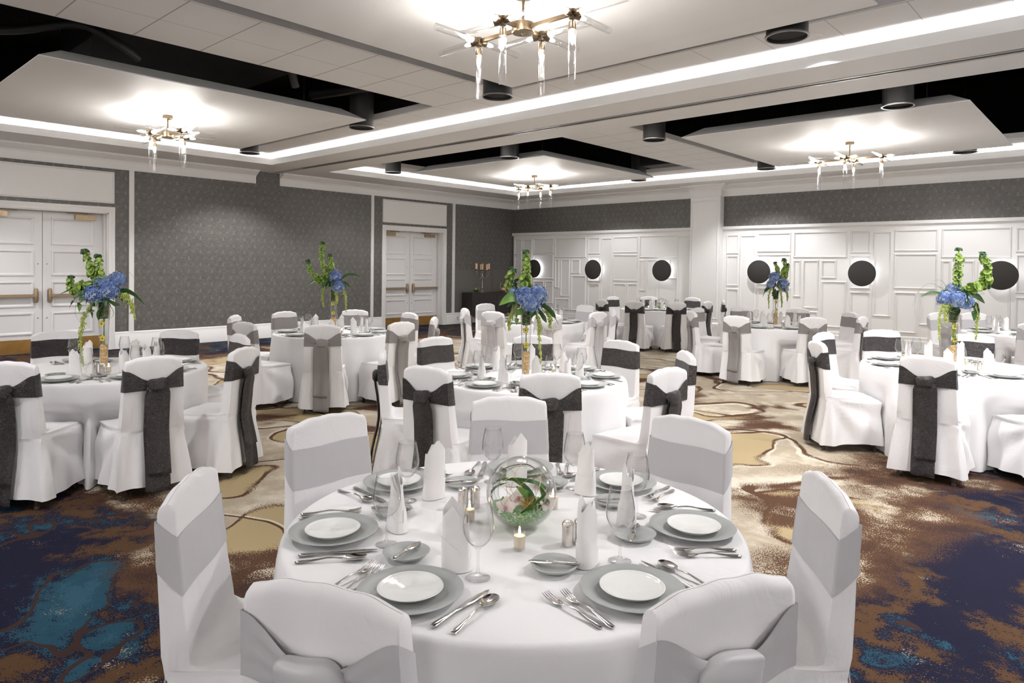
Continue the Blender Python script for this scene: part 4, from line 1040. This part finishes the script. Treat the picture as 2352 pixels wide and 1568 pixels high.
def put(pro, x, y, z, rz, label, group):
    if pro.name not in first:
        first.add(pro.name); pro.location = (x, y, z); pro.rotation_euler = (0,0,rz); pro['label'] = label; pro['group'] = group; return pro
    return dup(pro, (x, y, z), rz, label, group)
rs = random.Random(77)
BREAD1 = [(-0.16,0.195),(-0.13,0.20),(-0.12,0.205),(-0.16,0.195),(-0.088,0.202),(-0.158,0.197),(-0.093,0.235)]
def setting(k, i):
    a, r = CHA[k][i]; tx, ty = TAB[k]; ar = math.radians(a); d = Vector((-math.cos(ar), -math.sin(ar)))
    p = Vector((tx, ty)) - d*0.60; rz = math.atan2(d.y, d.x)-PI/2; q = Vector((d.y, -d.x))
    if k == 1:      # measured plate directions of the front table
        pa = math.radians((-177.7,129.6,86.2,-125.5,36.9,-75.2,-15.8)[i]); d = Vector((-math.cos(pa), -math.sin(pa))); p = Vector((tx, ty))-d*0.605; rz = math.atan2(d.y, d.x)-PI/2; q = Vector((d.y, -d.x))
    j = lambda s: rs.uniform(-s, s)
    w = lambda x, y: p + q*x + d*y
    seat = SEATS[k][i]; where = ' at %s of %s' % (seat, TN[k])
    z = ZTAB+0.0012; T = TW_
    c = w(0,0); put(T['charger'], c.x, c.y, z, 0, 'round grey charger plate'+where, 'grey charger plates')
    c = w(j(.004), j(.004)); put(T['plate'], c.x, c.y, z+0.0065, j(3), 'small white plate on grey charger'+where, 'white plates on chargers')
    bx, by = BREAD1[i] if k == 1 else (-0.14+j(.02), 0.20+j(.015))
    c = w(bx, by); put(T['bread'], c.x, c.y, z, j(3), 'grey bread plate left of charger'+where, 'grey bread plates')
    br = (0.9,0.5,-0.7,-0.25,1.35,0.05,0.85)[i] if k == 1 else j(0.6)
    put(T['butter'], c.x, c.y, z+0.0145, rz+br, 'butter knife across bread plate'+where, 'butter knives')
    for n_, fx in (('inner', -0.165), ('outer', -0.203)):
        c = w(fx+j(.006), -0.005+j(.015)); put(T['fork'], c.x, c.y, z, rz+j(.10)+0.05, '%s steel fork' % n_ + where, 'dinner forks')
    c = w(0.160+j(.004), 0.0+j(.01)); put(T['knife'], c.x, c.y, z, rz+j(.08)-0.05, 'steel dinner knife'+where, 'dinner knives')
    c = w(0.200+j(.006), -0.005+j(.012)); put(T['spoon'], c.x, c.y, z, rz+j(.10)-0.05, 'steel spoon'+where, 'spoons')
    c = w(0.012+j(.02), 0.205+j(.015)); put(NP[(i+k) % 4], c.x, c.y, z, rz+j(0.6), 'tall folded white napkin'+where, 'folded napkins')
    c = w(0.108+j(.01), 0.178+j(.012)); put(T['glass'], c.x, c.y, z, 0, 'clear stemmed wine glass'+where, 'wine glasses')
for k in CHA:
    for i in range(len(CHA[k])): setting(k, i)
# unseen diners of partly framed tables keep their settings where the picture still shows them
# --- votive candles and shakers
def votive():
    root = thing('votive_candle', 'x', 'candle', (0,0,-50), 0, 'lit votive candles')
    MB().lathe([(0.001,0.002),(0.015,0.002),(0.017,0.0),(0.018,0.004),(0.0195,0.062),(0.0205,0.064),(0.0188,0.064),(0.0168,0.008),(0.001,0.008)], 24).build('glass_cup', MT['glass'], root)
    MB().lathe([(0.001,0.008),(0.0162,0.009),(0.0176,0.044),(0.001,0.046)], 20).build('wax', MT['wax'], root)
    MB().lathe([(0.0005,0.046),(0.0035,0.051),(0.004,0.056),(0.002,0.066),(0.0003,0.073)], 8).build('flame', MT['flame'], root)
    return root
def shaker():
    root = thing('salt_shaker', 'x', 'shaker', (0,0,-50), 0, 'hammered silver shakers')
    MB().lathe([(0.001,0.0),(0.017,0.0),(0.0185,0.003),(0.0185,0.060)], 24).build('body', MT['silver'], root)
    MB().lathe([(0.0185,0.060),(0.0190,0.061),(0.0190,0.070),(0.016,0.076),(0.009,0.079),(0.001,0.080)], 24).build('cap', MT['silver'], root)
    return root
v0, s0_ = votive(), shaker()
VOT = [(1,-1.412,1.599,'in front of the glass globe'),(1,-1.692,1.653,'left of the glass globe'),(1,-1.565,1.955,'behind right of the glass globe')]
SHK = [(1,-1.321,1.728,'left one of right pair'),(1,-1.304,1.770,'right one of right pair'),(1,-1.797,1.722,'left one of left pair'),(1,-1.776,1.762,'right one of left pair')]
def off(k, sx, sy):
    c = Vector(TAB[k]); c = c + Vector((R0.x, R0.y))*sx + Vector((F0.x, F0.y))*sy; return c.x, c.y
for k in (2,3,4,5,6,7,8):
    for sx, sy, lb in ((-0.20,-0.12,'left of the centrepiece'),(0.13,-0.17,'in front of the centrepiece'),(0.20,0.12,'right of the centrepiece')):
        if k in (5,8) and sx < 0: continue
        VOT.append((k, *off(k, sx, sy), lb))
    for sx, sy, lb in ((0.05,-0.22,'left one of front pair'),(0.095,-0.20,'right one of front pair')): SHK.append((k, *off(k, sx, sy), lb))
for k, x, y, lb in VOT: put(v0, x, y, ZTAB+0.0012, 0, 'lit votive candle %s on %s' % (lb, TN[k]), 'lit votive candles')
for k, x, y, lb in SHK: put(s0_, x, y, ZTAB+0.0012, 0, 'hammered silver shaker, %s on %s' % (lb, TN[k]), 'hammered silver shakers')
# ================================================================== TALL FLOWER VASES
rf = random.Random(31)
def leaf_blade(b, pts, w, cup=0.25):
    P = catmull(pts, 7); n = len(P); rows = []
    for k, p in enumerate(P):
        t = k/(n-1); tg = (P[min(k+1,n-1)]-P[max(k-1,0)]).normalized()
        side = tg.cross(Vector((0,0,1)))
        side = side.normalized() if side.length > 0.15 else Vector((1,0,0))
        up = side.cross(tg).normalized()
        side = (side*0.6 + up*0.8).normalized() if abs(tg.z) < 0.85 else side
        up = side.cross(tg).normalized()
        ww = w*(math.sin(PI*min(1, 0.06+0.94*t))**0.75)*(1-0.25*t)
        rows.append([p+side*s*ww+up*cup*ww*abs(s)**1.5 for s in (-1,-0.5,0,0.5,1)])
    b.grid(rows)
def bell_stalk(root, pts, size=0.027):
    P = catmull(pts, 10); n = len(P)
    MB().tube(P, [0.0045]*n, 6).build('bell_stem', MT['leaf_light'], root)
    b = MB(); tip = MB(); acc = 0.0; last = P[0]
    L_ = sum((P[i+1]-P[i]).length for i in range(n-1)); s = 0
    for i in range(1, n):
        step = (P[i]-P[i-1]).length; s += step; acc += step
        if acc < 0.026 or s < 0.06: continue
        acc = 0; t = s/L_; sz = size*lerp(1.15, 0.7, t); tg = (P[i]-P[i-1]).normalized()
        a0 = rf.uniform(0, 6.3); e1 = tg.cross(Vector((0.3,1,0.1))).normalized(); e2 = tg.cross(e1)
        for q in range(4):
            a = a0+q*PI/2+rf.uniform(-.3,.3); d = (e1*math.cos(a)+e2*math.sin(a)+tg*0.45).normalized()
            sz *= rf.uniform(0.75, 1.25); c = P[i]+d*0.007
            prof = [(0.002,0.0),(sz*0.30,sz*0.25),(sz*0.55,sz*0.75),(sz*0.98,sz*1.0),(sz*0.80,sz*0.82),(sz*0.35,sz*0.55),(0.001,sz*0.42)]
            (b if t < 0.93 else tip).lathe(prof, 7, tuple(c), axis=tuple(d))
    e = P[-1]; tg = (P[-1]-P[-3]).normalized()
    for q in range(5):
        a = q*2*PI/5+0.3; d = Vector((math.cos(a), 0.5*math.sin(a), 0.45)).normalized()
        leaf_blade(tip, [e, e+d*0.018, e+d*0.036+Vector((0,0,-0.004))], 0.016, 0.3)
    b.build('bell_flowers', MT['bell'], root, angle=180); tip.build('bell_tip_leaves', MT['bell_tip'], root, angle=180)
def hydra(root, c, r):
    b = MB(); n = int(150*(r/0.085)**2); c = Vector(c)
    for i in range(n):
        z = 1-2*(i+0.5)/n; a = i*2.39996; q = math.sqrt(max(0, 1-z*z)); d = Vector((q*math.cos(a), q*math.sin(a), z))
        if d.z < -0.75: continue
        p = c+d*r*(1+rf.uniform(-0.10, 0.10))*Vector((1,1,0.92)).length/1.69
        e1 = d.cross(Vector((0.2,0.1,1))).normalized(); e2 = d.cross(e1); a0 = rf.uniform(0, 6.3); s = r*0.19*rf.uniform(0.85,1.15)
        dd = (d+Vector((rf.uniform(-.3,.3),rf.uniform(-.3,.3),rf.uniform(-.3,.3)))).normalized()
        vs = [p]; fs = []
        for k in range(4):
            t0 = a0+k*PI/2
            for dt, rad, up in ((-0.55,0.75,0.10),(0,1.12,0.02),(0.55,0.75,0.10)):
                vs.append(p+(e1*math.cos(t0+dt)+e2*math.sin(t0+dt))*s*rad+dd*s*up*2)
            o = 1+k*3; fs += [(0,o,o+1),(0,o+1,o+2)]
        b.add([tuple(v) for v in vs], fs)
    b.ball(tuple(c), r*0.86, 14, 8)
    b.build('hydrangea', MT['hydrangea'], root, angle=180)
def amaranth(root, pts, w=0.013):
    b = MB(); P = catmull(pts, 10); n = len(P)
    b.tube(P, 0.002, 5)
    for i, p in enumerate(P):
        t = i/(n-1); ww = w*(0.5+0.9*math.sin(PI*min(1, 0.1+0.9*t))**0.7)*(1.15-0.4*t)
        for q in range(11):
            c = p+Vector((rf.gauss(0, .5), rf.gauss(0, .5), rf.gauss(0, .6)))*ww
            b.ball(tuple(c), rf.uniform(0.003, 0.0058), 5, 3, (1,1,1.7))
    for q in range(4):
        k = rf.randrange(n//4, n-1); p = P[k]; d = Vector((rf.uniform(-.03,.03), rf.uniform(-.02,.02), -rf.uniform(.02,.06)))
        for m_ in range(9): c = p+d*(m_/8); b.ball(tuple(c+Vector((rf.gauss(0,.002),rf.gauss(0,.002),0))), 0.0035, 5, 3)
    b.build('amaranth_tassel', MT['amaranth'], root, angle=180)
def orchid(root, c, s, mt='orchid', lip='orchid_lip', face=(0,-1,0.15)):
    b = MB(); c = Vector(c); f = Vector(face).normalized(); e1 = f.cross(Vector((0,0,1))).normalized(); e2 = e1.cross(f)
    for k in range(5):
        a = PI/2+k*2*PI/5; d = e1*math.cos(a)+e2*math.sin(a); sd = f.cross(d); rows = []
        for t in (0.05,0.3,0.6,0.85,1.0):
            w = s*0.42*math.sin(PI*min(1,0.12+0.83*t))
            rows.append([c+d*s*t+sd*w*u+f*s*(0.15*t*t-0.06*abs(u)) for u in (-1,0,1)])
        b.grid([[tuple(p) for p in r] for r in rows])
    o = b.build('orchid', MT[mt], root, angle=180)
    MB().ball(tuple(c+f*s*0.15-e2*s*0.1), s*0.2, 8, 5, (1,0.8,1.2)).build('orchid_lip', MT[lip], o)
def vase(k, dx, label, balls, stalks, leaves, grasses, tassels, wires=()):
    x, y = TAB[k]; x += R0.x*dx; y += R0.y*dx
    root = thing('flower_vase', label, 'flower arrangement', (x, y, ZTAB+0.0012), yaw, 'tall vases of blue and green flowers')
    HV = 0.56
    MB().lathe([(0.001,0.0),(0.030,0.0),(0.031,0.012),(0.033,0.15),(0.040,0.38),(0.049,HV),(0.0475,HV),(0.0385,0.38),(0.0315,0.15),(0.029,0.02),(0.001,0.018)], 28).build('vase', MT['glass'], root)
    b = MB(); b.lathe([(0.001,0.02),(0.027,0.021),(0.029,0.10),(0.030,0.185),(0.022,0.20),(0.001,0.202)], 16)
    for q in range(60):
        a = rf.uniform(0, 6.3); zz = rf.uniform(0.03, 0.20); b.ball((0.0255*math.cos(a), 0.0255*math.sin(a), zz), 0.006, 6, 4)
    b.build('water_beads', MT['gel_gold'], root)
    b = MB(); b.lathe([(0.001,HV-0.15),(0.034,HV-0.145),(0.042,HV-0.005),(0.001,HV-0.003)], 20); leaf_blade(b, [(0.03,-0.035,HV-0.02),(0.0,-0.043,HV-0.08),(-0.02,-0.038,HV-0.16)], 0.04)
    b.build('leaf_wrap', MT['leaf'], root)
    MB().tube([(0.006,0,0.2),(-0.004,0.004,HV-0.14)], 0.004, 6).tube([(-0.008,0.003,0.2),(0.009,-0.003,HV-0.14)], 0.003, 6).build('submerged_stems', MT['leaf_light'], root)
    orchid(root, (0.002,-0.022,0.255), 0.028); orchid(root, (-0.004,-0.022,0.375), 0.028)
    b = MB(); pts = []
    for q in range(60): a = q*0.62; pts.append(((0.049+0.004*math.sin(q*1.7))*math.cos(a), 0.049*math.sin(a), HV-0.02-0.0021*q+0.012*math.sin(q*0.9)))
    b.tube(pts, 0.0012, 4)
    for wpts in wires: b.tube(catmull(wpts, 10), 0.0013, 4)
    b.build('gold_wire', MT['gold'], root)
    for c in balls: hydra(root, c[:3], c[3])
    for s_ in stalks: bell_stalk(root, s_)
    for pts, w, lt in leaves:
        b = MB(); leaf_blade(b, pts, w); b.build('leaf', MT['leaf_light' if lt else 'leaf'], root, angle=180)
    collar = MB()
    for q in range(14):
        a = q*2*PI/14+rf.uniform(-.2,.2); c, s_ = math.cos(a), math.sin(a); z = HV+rf.uniform(0.02, 0.10)
        leaf_blade(collar, [(0.03*c,0.03*s_,z),(0.09*c,0.09*s_,z+0.03),(rf.uniform(.13,.17)*c,rf.uniform(.13,.17)*s_,z-rf.uniform(0.02,0.10))], 0.028)
    collar.build('leaf_collar', MT['leaf'], root, angle=180)
    if grasses:
        b = MB()
        for pts in grasses:
            P = catmull(pts, 10); b.tube(P, [lerp(0.0032, 0.0006, i/(len(P)-1)) for i in range(len(P))], 5, flat=0.5)
        b.build('bear_grass', MT['grass'], root, angle=180)
    for pts in tassels: amaranth(root, pts)
vase(2, -0.035, 'tall glass vase of blue hydrangeas with one upright green bell spire, middle flower table',
  [(-0.02,-0.06,0.645,0.082),(0.085,-0.05,0.655,0.08),(0.035,-0.085,0.595,0.08),(-0.11,0.02,0.675,0.042)],
  [[(0,0.02,0.58),(-0.01,0.02,0.75),(0.0,0.02,0.9),(-0.012,0.02,1.0)],[(-0.05,0.02,0.62),(-0.13,0.03,0.68),(-0.145,0.03,0.77),(-0.11,0.03,0.845)]],
  [([(-0.02,-0.05,0.60),(-0.12,-0.08,0.635),(-0.22,-0.09,0.575)],0.05,1),([(0.07,-0.05,0.60),(0.18,-0.06,0.54),(0.26,-0.05,0.42)],0.028,0),([(0.05,-0.06,0.58),(0.12,-0.09,0.50),(0.16,-0.09,0.44)],0.03,0),
   ([(-0.03,0.0,0.62),(-0.10,0.02,0.74),(-0.05,0.04,0.79)],0.03,0),([(-0.02,-0.07,0.56),(-0.07,-0.09,0.50),(-0.08,-0.09,0.42)],0.03,1),([(0.05,-0.07,0.56),(0.05,-0.10,0.50),(0.02,-0.10,0.42)],0.03,0)],
  [[(0.05,0,0.62),(0.18,0,0.73),(0.34,0,0.66)],[(0.05,-0.02,0.60),(0.2,-0.05,0.55),(0.245,-0.05,0.33)],[(0.04,-0.02,0.60),(0.16,-0.05,0.50),(0.20,-0.05,0.36)]],
  [[(0.06,-0.07,0.55),(0.10,-0.09,0.45),(0.105,-0.09,0.30),(0.125,-0.09,0.06)],[(-0.08,-0.05,0.57),(-0.13,-0.06,0.47),(-0.14,-0.06,0.38)],[(0.15,-0.03,0.55),(0.19,-0.03,0.48),(0.19,-0.03,0.40)]],
  [[(-0.06,0,0.66),(-0.15,0.02,0.72),(-0.12,0.03,0.80),(-0.05,0.02,0.74),(0.0,0.01,0.70)]])
vase(3, -0.01, 'tall glass vase of blue hydrangeas and green bells before the double doors, left flower table',
  [(-0.03,-0.07,0.615,0.082),(0.075,-0.05,0.645,0.08),(0.0,-0.01,0.70,0.07),(0.09,0.04,0.735,0.068)],
  [[(-0.03,0,0.62),(-0.06,0,0.75),(-0.12,0,0.87),(-0.16,0,0.965)],[(0,-0.03,0.62),(-0.01,-0.03,0.75),(-0.03,-0.03,0.92)],[(-0.06,0,0.64),(-0.15,0,0.68),(-0.235,0,0.635),(-0.275,0,0.68),(-0.27,0,0.745)]],
  [([(0.08,0,0.64),(0.22,-0.01,0.63),(0.36,-0.03,0.53)],0.034,0),([(-0.05,0,0.62),(-0.2,0,0.67),(-0.37,0,0.61)],0.018,0),([(-0.04,-0.05,0.60),(-0.16,-0.06,0.62),(-0.25,-0.06,0.50)],0.03,0),
   ([(0.06,-0.06,0.57),(0.12,-0.08,0.54),(0.18,-0.08,0.535)],0.035,0),([(-0.02,-0.07,0.56),(-0.05,-0.09,0.50),(-0.04,-0.09,0.42)],0.032,0),([(-0.08,-0.06,0.60),(-0.15,-0.07,0.56),(-0.16,-0.07,0.47)],0.03,1)],
  [[(0.06,0,0.66),(0.10,0,0.78),(0.19,0,0.81),(0.26,0,0.74)],[(0.05,-0.03,0.58),(0.13,-0.05,0.50),(0.155,-0.05,0.33)],[(-0.05,0,0.6),(-0.2,0,0.61),(-0.235,0,0.46),(-0.2,0,0.38)],[(0.05,-0.03,0.56),(0.11,-0.05,0.46),(0.06,-0.05,0.40)]],
  [[(-0.03,-0.08,0.57),(-0.11,-0.09,0.42),(-0.135,-0.09,0.25),(-0.115,-0.09,0.04)],[(0.1,-0.02,0.62),(0.22,-0.03,0.59),(0.275,-0.03,0.42)],[(0.12,-0.03,0.62),(0.24,-0.03,0.55),(0.25,-0.03,0.47)]])
vase(4, -0.02, 'tall glass vase of flowers silhouetted on grey wallpaper, flower table before wallpapered wall',
  [(0.03,-0.04,0.73,0.08),(0.07,-0.06,0.60,0.08)],
  [[(-0.03,0,0.62),(-0.10,0,0.78),(-0.165,0,0.95),(-0.15,0,1.15)],[(-0.06,0,0.65),(-0.2,0,0.70),(-0.30,0,0.78),(-0.335,0,0.92)],[(-0.02,0.02,0.65),(-0.05,0.02,0.85),(-0.06,0.02,1.0)]],
  [([(0.06,0,0.68),(0.2,0,0.75),(0.36,0,0.73)],0.025,0),([(-0.05,0,0.66),(-0.2,0,0.69),(-0.37,0,0.59)],0.03,0),([(0.06,0,0.62),(0.14,0,0.64),(0.22,0,0.58)],0.03,0),([(-0.03,-0.05,0.60),(-0.12,-0.06,0.62),(-0.18,-0.06,0.52)],0.03,0)],
  [[(0.05,0,0.62),(0.16,0,0.66),(0.25,0,0.50)]],
  [[(0.12,-0.05,0.6),(0.17,-0.06,0.46),(0.175,-0.06,0.28)],[(-0.10,-0.05,0.62),(-0.135,-0.05,0.5),(-0.12,-0.05,0.34)],[(0.04,-0.07,0.56),(0.06,-0.08,0.44),(0.06,-0.08,0.38)]])
vase(7, 0.03, 'tall vase of pale blue hydrangeas before a disc sconce, distant flower table',
  [(-0.04,-0.03,0.76,0.085),(0.09,-0.05,0.66,0.085),(-0.10,-0.05,0.65,0.07),(0.13,-0.02,0.58,0.06)],
  [[(0.06,0,0.68),(0.10,0,0.80),(0.135,0,0.93),(0.115,0,1.04)],[(0.02,0.02,0.70),(0.03,0.02,0.85),(-0.01,0.02,0.98)],[(0.08,0.02,0.70),(0.16,0.02,0.82),(0.17,0.02,0.96)]],
  [([(-0.06,0,0.62),(-0.15,0,0.56),(-0.21,0,0.44)],0.03,0),([(0.1,0,0.62),(0.17,0,0.65),(0.22,0,0.66)],0.04,0),([(-0.03,-0.06,0.58),(-0.07,-0.08,0.5),(-0.06,-0.08,0.42)],0.03,0)],
  [[(-0.02,-0.03,0.6),(-0.04,-0.05,0.5),(-0.05,-0.05,0.38)]],
  [[(-0.08,-0.06,0.62),(-0.13,-0.07,0.5),(-0.135,-0.07,0.28)],[(0.03,-0.07,0.6),(0.06,-0.08,0.44),(0.065,-0.08,0.30)],[(0.12,-0.02,0.58),(0.17,-0.03,0.5),(0.17,-0.03,0.40)]])
vase(8, -0.01, 'tall glass vase of blue hydrangeas with sweeping green bells, right flower table',
  [(-0.02,-0.07,0.625,0.08),(0.085,-0.04,0.60,0.072),(-0.09,-0.02,0.63,0.072),(0.02,0.03,0.71,0.07)],
  [[(0,0,0.66),(0.03,0,0.85),(0.035,0,1.08)],[(0.06,0,0.66),(0.15,0,0.715),(0.26,0,0.78),(0.31,0,0.90),(0.25,0,1.05)],[(0.1,0.01,0.66),(0.2,0.01,0.73),(0.32,0.01,0.75)]],
  [([(0.1,0,0.64),(0.2,0,0.66),(0.29,0,0.59)],0.032,0),([(0.1,-0.06,0.60),(0.14,-0.08,0.53),(0.14,-0.08,0.43)],0.036,0),([(0.02,-0.02,0.64),(0.025,-0.02,0.78),(0.018,-0.02,0.95)],0.012,0),
   ([(-0.05,0,0.66),(-0.2,0,0.69),(-0.31,0,0.645)],0.016,0),([(-0.06,-0.05,0.60),(-0.09,-0.08,0.54),(-0.13,-0.08,0.46)],0.03,0),([(0.12,0,0.62),(0.2,-0.02,0.56),(0.22,-0.02,0.44)],0.028,0)],
  [[(-0.05,0,0.68),(-0.2,0,0.77),(-0.31,0,0.72),(-0.385,0,0.56)],[(-0.05,0,0.70),(-0.12,0,0.80),(-0.22,0,0.79)],[(-0.03,0,0.70),(-0.15,0,0.74),(-0.26,0,0.68)]],
  [[(-0.1,-0.05,0.62),(-0.16,-0.06,0.5),(-0.165,-0.06,0.26)],[(0.16,-0.03,0.6),(0.2,-0.03,0.45),(0.19,-0.03,0.26)],[(-0.08,-0.06,0.6),(-0.12,-0.08,0.52),(-0.12,-0.08,0.42)],[(0.0,-0.01,0.40),(0.0,-0.015,0.3),(0.004,-0.01,0.22)]],
  [[(0.06,0,0.66),(0.14,0.02,0.74),(0.26,0.03,0.70),(0.30,0.03,0.68),(0.2,0.02,0.67)]])
# ================================================================== GLASS GLOBES
def globe(x, y, label, rich=True):
    root = thing('globe_terrarium', label, 'terrarium', (x, y, ZTAB+0.0012), yaw, 'glass globe centrepieces')
    r = 0.12; ax = Vector((0.02,-0.93,0.36)).normalized(); prof = []; c = (0,0,r-0.004)
    a1 = math.radians(138)
    for rr in (r, r-0.003):
        seg = [(max(1e-4, rr*math.sin(a1*k/30)), -rr*math.cos(a1*k/30)) for k in range(31)]
        prof += seg if rr == r else list(reversed(seg))
    rim = r*math.sin(a1); zr = -r*math.cos(a1)
    MB().lathe(prof, 48, c, axis=ax).lathe([(rim-0.004,zr-0.001),(rim+0.001,zr+0.003),(rim+0.002,zr-0.002)], 48, c, axis=ax).build('globe', MT['globe_glass'], root, angle=180)
    b = MB(); rg = r-0.006
    rows = []
    for k in range(8):
        t = k/7; zz = -rg*math.cos(PI*0.36*t); rr = max(1e-4, rg*math.sin(PI*0.36*t)); rows.append((rr, zz))
    rows += [(rows[-1][0]*0.8, rows[-1][1]+0.004), (0.001, rows[-1][1]+0.008)]
    b.lathe(rows, 28, c)
    for q in range(90):
        a = rf.uniform(0, 6.3); rr = rows[7][0]*math.sqrt(rf.random())*0.97; b.ball((rr*math.cos(a), rr*math.sin(a), c[2]+rows[7][1]+0.003), rf.uniform(0.004,0.007), 6, 4)
    b.build('water_beads', MT['gel_green'], root)
    if not rich:
        b = MB()
        for q in range(6):
            a = q*1.05; leaf_blade(b, [(0,0,0.06),(0.05*math.cos(a),0.05*math.sin(a),0.11),(0.09*math.cos(a),0.09*math.sin(a),0.13)], 0.02)
        b.build('leaf', MT['leaf_light'], root, angle=180); orchid(root, (-0.03,-0.04,0.09), 0.035); orchid(root, (-0.05,-0.02,0.06), 0.03); return
    orchid(root, (-0.052,-0.062,0.085), 0.036, 'orchid_pink', 'pink_lip', (-0.2,-1,0.5)); orchid(root, (0.086,-0.035,0.092), 0.030, 'orchid_pink', 'pink_lip', (0.4,-1,0.3)); orchid(root, (-0.012,-0.02,0.10), 0.032, 'orchid_pink', 'pink_lip', (0.1,-0.6,0.8))
    b = MB(); pts = []
    for q in range(150):
        a = q*0.77; t = q*0.113; rr = 0.036+0.006*math.sin(q*1.31)
        pts.append((0.022+rr*math.cos(a)*math.cos(t), -0.035+rr*math.sin(a), 0.098+0.8*rr*math.cos(a)*math.sin(t)))
    b.tube(pts, 0.0009, 4); 
    for q in range(7):
        a = q*0.9; b.tube(catmull([(0.08*math.cos(a),0.08*math.sin(a),0.06),(0.095*math.cos(a+0.7),0.095*math.sin(a+0.7),0.13),(0.07*math.cos(a+1.6),0.07*math.sin(a+1.6),0.185),(0.05*math.cos(a+2.5),0.05*math.sin(a+2.5),0.11)], 10), 0.0008, 4)
    b.build('gold_wire', MT['gold'], root)
    b = MB()
    for pts, w in (([(0.06,0.02,0.06),(0.09,-0.01,0.12),(0.04,-0.06,0.17),(-0.06,-0.05,0.175),(-0.10,0.0,0.14)],0.007),([(-0.08,-0.05,0.06),(-0.10,-0.03,0.12),(-0.07,0.03,0.18),(0.02,0.07,0.19),(0.08,0.05,0.15)],0.006),
                   ([(0.05,-0.07,0.07),(0.03,-0.05,0.13),(-0.03,0.0,0.16),(-0.09,0.01,0.15)],0.009),([(-0.02,-0.08,0.06),(0.04,-0.075,0.10),(0.085,-0.04,0.13),(0.10,0.01,0.14)],0.006),([(-0.09,0.02,0.07),(-0.105,-0.01,0.11),(-0.085,-0.05,0.15),(-0.05,-0.07,0.17)],0.006)):
        P = catmull(pts, 9); n = len(P); rows = []
        for i, p in enumerate(P):
            q = Vector(p)-Vector(c); q = Vector(c)+q*min(1.0, (r-0.006)/max(q.length, 1e-6)); tg = (P[min(i+1,n-1)]-P[max(i-1,0)]).normalized(); sd = tg.cross(q-Vector(c)).normalized(); t = i/(n-1)
            ww = w*math.sin(PI*min(1,0.1+0.88*t)); rows.append([q-sd*ww, q, q+sd*ww])
        b.grid(rows)
    b.build('grass_loops', MT['leaf'], root, angle=180)
    b = MB(); leaf_blade(b, [(0.07,-0.03,0.05),(0.075,-0.04,0.10),(0.06,-0.03,0.15)], 0.022); leaf_blade(b, [(0.03,-0.05,0.06),(0.02,-0.06,0.12),(-0.02,-0.04,0.15)], 0.016); b.build('leaf', MT['leaf_light'], root, angle=180)
globe(-1.537, 1.748, 'open glass globe of green beads, orchids and grass loops on front globe table')
globe(TAB[6][0]+0.12, TAB[6][1], 'small distant glass globe with leaves and orchids on distant globe table', False)
# prototypes that were never placed are removed
for o in list(C.objects):
    if o.parent is None and o.location.z < -40:
        for ch in list(o.children_recursive): bpy.data.objects.remove(ch)
        bpy.data.objects.remove(o)
bpy.context.view_layer.update()
